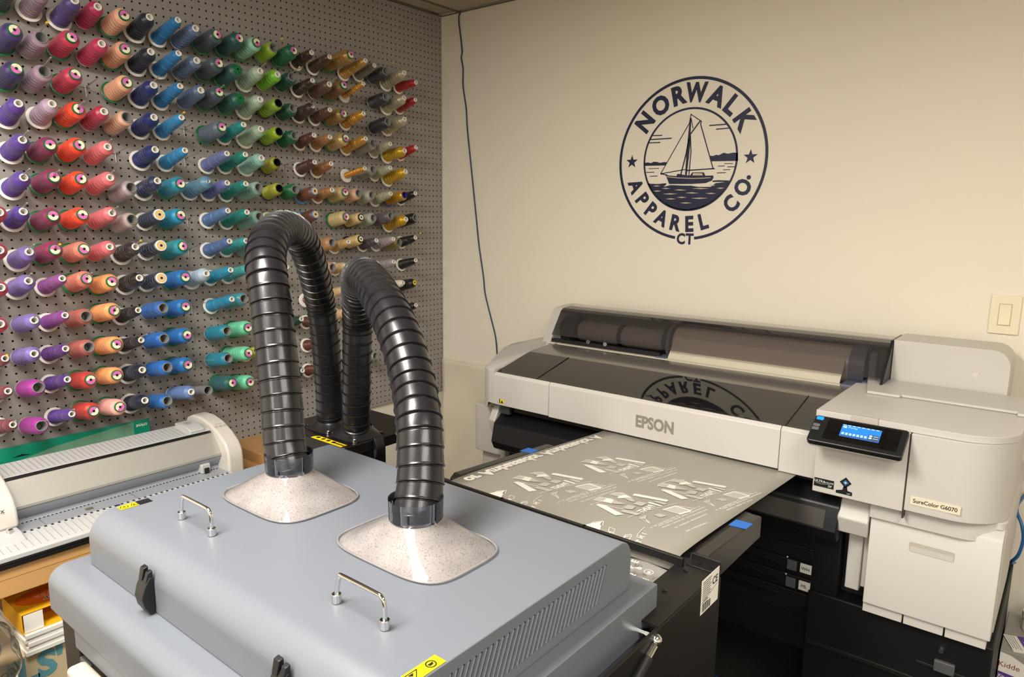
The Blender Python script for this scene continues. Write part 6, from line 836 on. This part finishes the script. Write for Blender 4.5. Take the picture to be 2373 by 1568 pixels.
# ---------------- filter box ----------------
fb = thing('fume_filter_box', 'black fume filter box under the two hoses behind the oven', 'filter box', (.95, -1.32, 0))
MB().prism(rrect(.766, 1.075, -1.468, -1.18, .006), .868, .900, 'z').build('top_cover', mat('filter_black', '141211', .28), fb, bevel=.003)
MB().box(.79, .93, -1.44, -1.20, .05, .868).build('filter_body', BLACKM, fb, bevel=.004)
for nm, (x, y, z) in (('hose_flange', PA), ('hose_flange', PB)):
    mb = MB(); v = []; seg = 48; R_ = 8
    for i in range(R_+1):
        u = i/R_; k = (1-u)**1.6; z_ = .901+.026*u; ex = 2+3*k; rx = .041+.017*k
        for s_ in range(seg):
            a = 2*math.pi*s_/seg; c_, s2 = math.cos(a), math.sin(a); q = (abs(c_)**ex+abs(s2)**ex)**(-1/ex); v.append((x+rx*q*c_, y+rx*q*s2, z_))
    mb.add(v, [(i*seg+s_, i*seg+(s_+1) % seg, (i+1)*seg+(s_+1) % seg, (i+1)*seg+s_) for i in range(R_) for s_ in range(seg)])
    o = mb.build(nm, HOSE, fb, smooth=60)
    for (dx, dy) in ((.047, -.047), (-.047, -.047), (.047, .047)):
        MB().lathe([(0, .006), (.006, .006), (.007, .004), (.003, .002), (.003, .0001)], 14, Matrix.Translation((x+dx, y+dy, .901)) @ Matrix.Rotation(-math.pi/2, 4, 'Y')).build('screw', CHROME if dx > 0 and dy < 0 else SCR, o)
MB().prism([(1.076, .905), (1.082, .904), (1.090, .885), (1.090, .862), (1.083, .845), (1.077, .85)], -1.372, -1.342, 'y').build('latch', BLACKP, fb, bevel=.002)
st = MB().slab([(0, 0), (.150, 0), (.150, .018), (.008, .018), (0, .011)], frame((.905, -1.4725, .876), (1, 0, 0), (0, 0, 1)))
st = MB().slab([(0, 0), (.13, 0), (.13, .020), (.008, .022), (0, .012)], frame((.935, -1.470, .9005), (1, 0, 0), (0, 1, 0))).build('warning_sticker', YELLOW, fb, smooth=0)
a = MB(); S = frame((.935, -1.470, .9011), (1, 0, 0), (0, 1, 0))
for k in range(4): a.ring(.0038, .0062, 0, 6.28, S @ Matrix.Translation((.018+.022*k, .012, 0)), 16).slab([(.015+.022*k, .010), (.021+.022*k, .010), (.021+.022*k, .014), (.015+.022*k, .014)], S, .0004)
a.text('WARNING', .010, S @ Matrix.Translation((.108, .010, 0)), bold=.0004).build('sticker_symbols', BLACKINK, st, smooth=0)
# ---------------- bench ----------------
bn = thing('work_bench', 'wooden bench along the pegboard under the cutting machine', 'bench', (.25, -1.75, 0))
MB().box(.002, .482, -2.6, -.98, .575, .605).build('bench_top', WOOD, bn, bevel=.002)
MB().box(.462, .481, -2.6, -1.0, .530, .575).build('bench_apron', WOOD, bn, bevel=.001)
MB().box(.42, .46, -1.06, -1.02, 0, .575).box(.03, .07, -1.06, -1.02, 0, .575).box(.42, .46, -2.58, -2.54, 0, .575).build('leg', WOOD, bn)
MB().box(.004, .44, -2.5, -1.08, .115, .140).build('shelf', WOOD, bn)
# ---------------- cutting machine ----------------
CW = mat('cutter_white', 'bdbdbc', .35, bump=.04, bscale=600); CW2 = mat('cutter_ridge', 'a0a0a0', .4); CG = mat('cutter_grey', '9a9ea4', .4)
cu = thing('cutting_machine', 'long white vinyl cutting machine on the wooden bench', 'cutting machine', (.28, -1.7, .585))
YA, YB = -2.005, -1.405
MB().prism([(.12, .585), (.12, .735), (.29, .735), (.318, .64), (.322, .628), (.405, .630), (.405, .622), (.46, .606), (.14, .60)], YA, YB, 'y').build('cutter_bed', CG, cu, bevel=.001)
MB().box(.16, .502, YA-.3, YB+.06, .585, .606).build('rubber_pad', mat('pad_black', '15171a', .5), cu, bevel=.006)
MB().prism([(.160, .750), (.164, .757), (.268, .749), (.270, .742)], YA, YB, 'y').build('rear_apron', CW, cu)
mb = MB()
for k in range(60):
    y = YA+.008+.0142*k
    if y < YB-.07: mb.prism([(.166, .7566), (.167, .7585), (.262, .7512), (.263, .7492)], y, y+.0016, 'y')
mb.build('apron_ridges', CW2, cu)
MB().tube([(.281, YA, .744), (.281, YB, .744)], .006, 14).build('guide_rod', mat('dark_steel', '5a5d62', .25, metal=1), cu)
MB().prism([(.290, .735), (.294, .7455), (.300, .7450), (.346, .684), (.346, .676), (.300, .690)], YA, YB, 'y').build('gantry_beam', mat('gantry_satin', 'a9a79f', .42, metal=.25, bump=.08, bscale=500), cu, bevel=.001)
MB().prism([(.300, .690), (.343, .6755), (.343, .671), (.324, .643), (.310, .643)], YA, YB, 'y').build('gantry_underside', mat('cutter_grey_dark', '8d9299', .4), cu, bevel=.001)
MB().prism([(.400, .626), (.405, .6345), (.500, .626), (.508, .620), (.508, .607), (.400, .612)], YA-.3, YB, 'y').build('front_lip', CW, cu, bevel=.002)
mb = MB(); md_ = MB()
for k in range(60):
    y = YA-.12+.0165*k
    if y > YB-.012: break
    mb.prism([(.420, .6325), (.420, .6342), (.500, .6272), (.500, .6255)], y, y+.0012, 'y'); md_.prism([(.408, .6335), (.408, .6352), (.415, .6347), (.415, .6330)], y+.005, y+.011, 'y')
mb.build('lip_ridges', CW2, cu); md_.build('lip_marks', mat('mark_navy', '222838', .5), cu)
MB().prism([(.408, .6330), (.408, .6350), (.430, .6330), (.430, .6310)], -1.775, -1.760, 'y').build('lip_tab', mat('tab_navy', '2a3a66', .5), cu)
mb = MB()
for k in range(60):
    y = YA+.01+.0105*k
    if y < YB-.01: mb.box(.328, .331, y, y+.005, .6280, .6300)
mb.build('perforation', mat('mark_navy', '222838', .5), cu)
MB().box(.315, .345, -1.475, -1.445, .629, .660).build('pinch_roller', CW, cu, bevel=.003)
MB().box(.345, .352, -1.468, -1.452, .629, .648).build('roller_wheel', BLACKP, cu, bevel=.002)
MB().box(.362, .374, -1.835, -1.817, .6290, .6325).build('sensor', mat('sensor', '6b6654', .3), cu)
for y in (-1.945, -1.70): MB().box(.334, .402, y, y+.0008, .6296, .6304).build('bed_seam', mat('seam_grey', '6e737a', .5), cu)
CAPM = mat('cutter_cap', 'cfc9c1', .35)
def endcap(y0, y1, nm, low):
    P = [(.105, low), (.105, .735), (.125, .768), (.160, .782), (.215, .784), (.275, .772), (.330, .748), (.368, .722), (.386, .695), (.390, .665), (.390, low)]
    MB().prism(P, y0, y1, 'y').build(nm, CAPM, cu, bevel=.007, smooth=50)
endcap(YB, YB+.055, 'end_housing', .586); endcap(YA-.3, YA, 'end_housing', .645)
KM = frame((.300, YB+.028, .7618), (0, 1, 0), (-.88, 0, .47))
a = MB()
for k in range(3): a.ring(.0048, .0053, 0, 6.28, KM @ Matrix.Translation((-.014+.014*k, 0, 0)), 20)
a.line([(-.002, -.002), (.002, 0), (-.002, .002), (-.002, -.002)], .0006, KM).line([(.0125, -.002), (.0125, .002)], .0006, KM).line([(.0155, -.002), (.0155, .002)], .0006, KM).line([(-.016, 0), (-.012, 0)], .0006, KM).line([(-.014, .014), (.010, .014)], .0006, KM)
a.build('key_marks', mat('key_marks', '8a857c', .5), cu, smooth=0)
MB().prism([(.165, .750), (.160, .766), (.235, .768), (.268, .758), (.268, .742)], YB-.062, YB-.012, 'y').build('rod_block', CW, cu, bevel=.003)
MB().box(.190, .215, YB-.046, YB-.028, .7665, .7685).build('block_recess', mat('recess_grey', '9a9894', .5), cu)
MB().prism([(.33, .606), (.33, .645), (.42, .645), (.46, .632), (.465, .618), (.44, .615), (.40, .612)], YA-.10, YA-.005, 'y').build('cap_foot', CW, cu, bevel=.004)
MB().lathe([(-.001, .008), (.010, .008), (.013, .004), (.013, .0005)], 16, Matrix.Translation((.415, YA-.03, .645)) @ Matrix.Rotation(-math.pi/2, 4, 'Y')).build('side_knob', CHROME, cu)
MB().text('x', .02, frame((.3905, YA-.035, .70), (0, 1, 0), (0, 0, 1))).build('cap_lettering', mat('mark_navy', '222838', .5), cu, smooth=0)
cu.location.z += .0205; cu.location.x -= .010
# green cutting mat behind the machine
GM = clear('green_mat', '1a8a70', 1, .15, 1.4, body='12866a', bodyamt=.85)
o = MB().prism([(-2.25, .606), (-1.505, .606), (-1.505, .792), (-2.25, .792)], .045, .0475, 'x').build('cutting_mat', mat('green_mat_solid', '118a6c', .35, spec=.6)); tag(o, 'green plastic cutting mat leaning on the pegboard behind the cutting machine', 'cutting mat'); o['_base'] = [0, 0, 0]
o.data.transform(Matrix.Translation((0, 0, 0)))
MB().box(.0476, .0480, -1.560, -1.558, .61, .79).build('mat_line', mat('mat_line', '5aa890', .5), o)
mb = MB(); mb.add([(.0478, -1.56, .790), (.0478, -1.80, .765), (.0478, -2.10, .70), (.0478, -2.10, .61), (.0478, -1.56, .61)], [(0, 1, 2, 3, 4)]); mb.build('mat_film', mat('mat_film', '6f9c80', .3), o, smooth=0)
MB().text('cricut', .016, frame((.0482, -1.532, .774), (0, -1, 0), (0, 0, -1)), bold=.0004).build('mat_lettering', WHITEINK, o, smooth=0)
MB().prism([(-1.915, .757), (-1.89, .763), (-1.865, .757)], .0478, .0484, 'x').build('mat_slot', BLACKINK, o)
# ---------------- clutter ----------------
o = MB().box(.08, .30, -1.235, -1.02, .6055, .645).build('cardboard_box', CARD, bevel=.001); tag(o, 'brown cardboard box on the bench end right of the cutting machine', 'box')
# under the bench
hb = thing('cardboard_carton', 'pale shipping carton with large teal letters under the bench', 'box', (.33, -2.0, .1405))
MB().box(.06, .450, -2.35, -1.62, .1405, .335).build('carton', mat('carton_tan', 'd3c19c', .7, noise=.08), hb, bevel=.002)
TEAL = mat('teal_print', '5f9aa6', .6); S = frame((.4505, -2.048, .288), (0, 1, 0), (0, 0, 1))
MB().text("HLS'", .098, S, bold=.0042, sx=1.0).build('carton_lettering', TEAL, hb, smooth=0)
MB().text('oal', .040, S @ Matrix.Translation((-.035, .022, .0008)) @ Matrix.Rotation(.35, 4, 'Z'), bold=.0005).text('3', .030, S @ Matrix.Translation((.107, -.012, .0008)), bold=.0004).build('carton_handwriting', BLACKINK, hb, smooth=0)
for k in range(5):
    o = MB().box(.09+.004*k, .462-.003*(k % 2), -2.045+.004*(k % 3), -1.66, .3355+.0120*k, .3470+.0120*k).build('paper_pad', PAPER, bevel=.0008)
    tag(o, ['white pad directly on the pale carton, bottom of the paper stack', 'white pad second from the bottom of the paper stack', 'white pad in the middle of the paper stack', 'white pad just below the top of the paper stack', 'white pad on top of the paper stack under the orange box'][k], 'paper pad', 'stack of white pads')
sw = thing('duster_kit_box', 'orange and yellow duster kit box opened at its end', 'box', (.38, -1.92, .396))
OR = mat('box_orange', 'f0701a', .45); YE = mat('box_yellow', 'f6b81c', .45)
bz0, bz1 = .396, .452
MB().box(.30, .452, -2.045, -1.80, bz1-.002, bz1).build('box_top', YE, sw)
MB().box(.30, .452, -2.045, -2.043, bz0, bz1-.002).box(.30, .452, -1.802, -1.80, bz0, bz1-.002).box(.30, .302, -2.043, -1.802, bz0, bz1-.002).box(.302, .452, -2.043, -1.802, bz0, bz0+.002).build('box_walls', YE, sw)
MB().box(.4515, .4525, -2.040, -1.995, bz0+.002, bz1-.004).build('box_flap', PAPER, sw)
MB().box(.4515, .4525, -1.935, -1.905, bz0+.002, bz1-.004).build('box_flap', PAPER, sw)
S = frame((.378, -1.945, bz1+.0004), (0, -1, 0), (1, 0, 0))
MB().slab([(.092*math.cos(k*math.pi/16), .052*math.sin(k*math.pi/16)) for k in range(32)], S).build('orange_panel', OR, sw, smooth=0)
MB().text('Swiffer', .032, S @ Matrix.Translation((-.012, .030, .001)), bold=.0012).build('box_lettering', mat('swf_white', 'f2ede0', .5), sw, smooth=0)
MB().text('Swiffer', .0315, S @ Matrix.Translation((-.012, .030, .0018)), bold=-.0002).build('box_lettering', BLACKINK, sw, smooth=0)
MB().text('DUSTER', .026, S @ Matrix.Translation((0, .002, .001))).text('KIT', .026, S @ Matrix.Translation((0, -.022, .001))).build('box_lettering', mat('swf_pink', 'f6b49a', .5), sw, smooth=0)
# clear bag with a blue bundle at the left edge
bg = thing('plastic_bag', 'clear plastic bag around a blue bundle at the lower left edge', 'bag', (.53, -2.18, .1))
def blob(nm, c, r, m_, par, amp, sd):
    mb = MB(); v = []; ns, nr = 40, 24; R_ = random.Random(sd); ph = [R_.uniform(0, 6) for _ in range(6)]
    for i in range(nr+1):
        th = math.pi*i/nr
        for j in range(ns):
            a = 2*math.pi*j/ns; k = 1+amp*(math.sin(3*a+ph[0]+2*th)+.6*math.sin(7*a+ph[1]-5*th)+.5*math.sin(9*th+ph[2]+2*a))/2
            v.append((c[0]+r[0]*k*math.sin(th)*math.cos(a), c[1]+r[1]*k*math.sin(th)*math.sin(a), c[2]+r[2]*k*math.cos(th)))
    mb.add(v, [(i*ns+j, i*ns+(j+1) % ns, (i+1)*ns+(j+1) % ns, (i+1)*ns+j) for i in range(nr) for j in range(ns)]); return mb.build(nm, m_, par, smooth=60)
blob('bundle', (.53, -2.175, .43), (.045, .06, .07), mat('bundle_blue', '3c5a8c', .3, coat=.4), bg, .08, 1)
blob('bag_skin', (.53, -2.175, .40), (.055, .098, .13), clear('bag_clear', 'f2efe8', 1, .12, 1.35, body='d8d0c0', bodyamt=.12), bg, .10, 2)
# ---------------- extinguisher box and jar ----------------
ex = thing('extinguisher_box', 'grey and white fire extinguisher carton beside the printer stand', 'box', (2.55, -.2, 0))
GB = mat('carton_grey', '9a988f', .5)
MB().box(2.458, 2.66, -.33, -.08, 0, .335).build('carton', GB, ex, bevel=.002)
S = frame((2.488, -.3305, .268), (1, 0, 0), (0, 0, 1))
MB().slab([(-.029, -.11), (.060, -.11), (.060, -.03), (.050, .015), (.028, .043), (-.004, .058), (-.029, .061)], S).build('white_panel', PAPER, ex, smooth=0)
MB().slab([(-.029, .004), (.055, -.004), (.057, -.022), (-.029, -.014)], S, .0006).build('purple_band', mat('purple_ink', '5a3c92', .5), ex, smooth=0)
MB().text('Kidde', .021, S @ Matrix.Translation((-.006, .026, .0005))).build('carton_lettering', mat('maroon_ink', '8a2a30', .5), ex, smooth=0)
MB().text('Kitchen/Garage', .012, S @ Matrix.Translation((.010, -.012, .0010)) @ Matrix.Rotation(-.1, 4, 'Z'), bold=.0003).build('carton_lettering', WHITEINK, ex, smooth=0)
MB().text('Extinguisher', .011, S @ Matrix.Translation((.008, -.034, .0005)) @ Matrix.Rotation(-.1, 4, 'Z')).text('there when they need it', .008, S @ Matrix.Translation((.012, -.050, .0005)) @ Matrix.Rotation(-.1, 4, 'Z')).build('carton_lettering', BLACKINK, ex, smooth=0)
S = frame((2.515, -.265, .3354), (.35, -.94, 0), (.94, .35, 0))
b_ = MB().slab([(-.045, -.045), (.045, -.045), (.045, .06), (-.045, .06)], S).build('top_label', PAPER, ex, smooth=0)
MB().slab([(-.045, -.012), (.045, -.012), (.045, .010), (-.045, .010)], S, .0006).build('purple_band', mat('purple_ink', '5a3c92', .5), b_, smooth=0)
a = MB()
for k in range(5): a.line([(-.042, -.022-.006*k), (.03-.006*(k % 2), -.022-.006*k)], .0012, S, .0006)
a.build('label_printing', BLACKINK, b_, smooth=0)
MB().text('Instru', .014, S @ Matrix.Translation((0, -.001, .0008)), bold=.0003).build('label_lettering', WHITEINK, b_, smooth=0)
jr = thing('white_jar', 'small white lidded jar on the extinguisher carton', 'jar', (2.522, -.165, .3355))
MB().lathe([(.3356, .001), (.3356, .026), (.338, .028), (.368, .028), (.374, .024)], 28, Matrix.Translation((2.522, -.165, 0)) @ Matrix.Rotation(-math.pi/2, 4, 'Y')).build('jar_body', mat('jar_white', 'dad6cc', .35), jr)
MB().lathe([(.374, .026), (.376, .030), (.392, .030), (.394, .027), (.394, .0001)], 28, Matrix.Translation((2.522, -.165, 0)) @ Matrix.Rotation(-math.pi/2, 4, 'Y')).build('jar_lid', mat('jar_lid', 'eeebe3', .35), jr)
for o in bpy.data.objects:
    if '_base' in o: del o['_base']
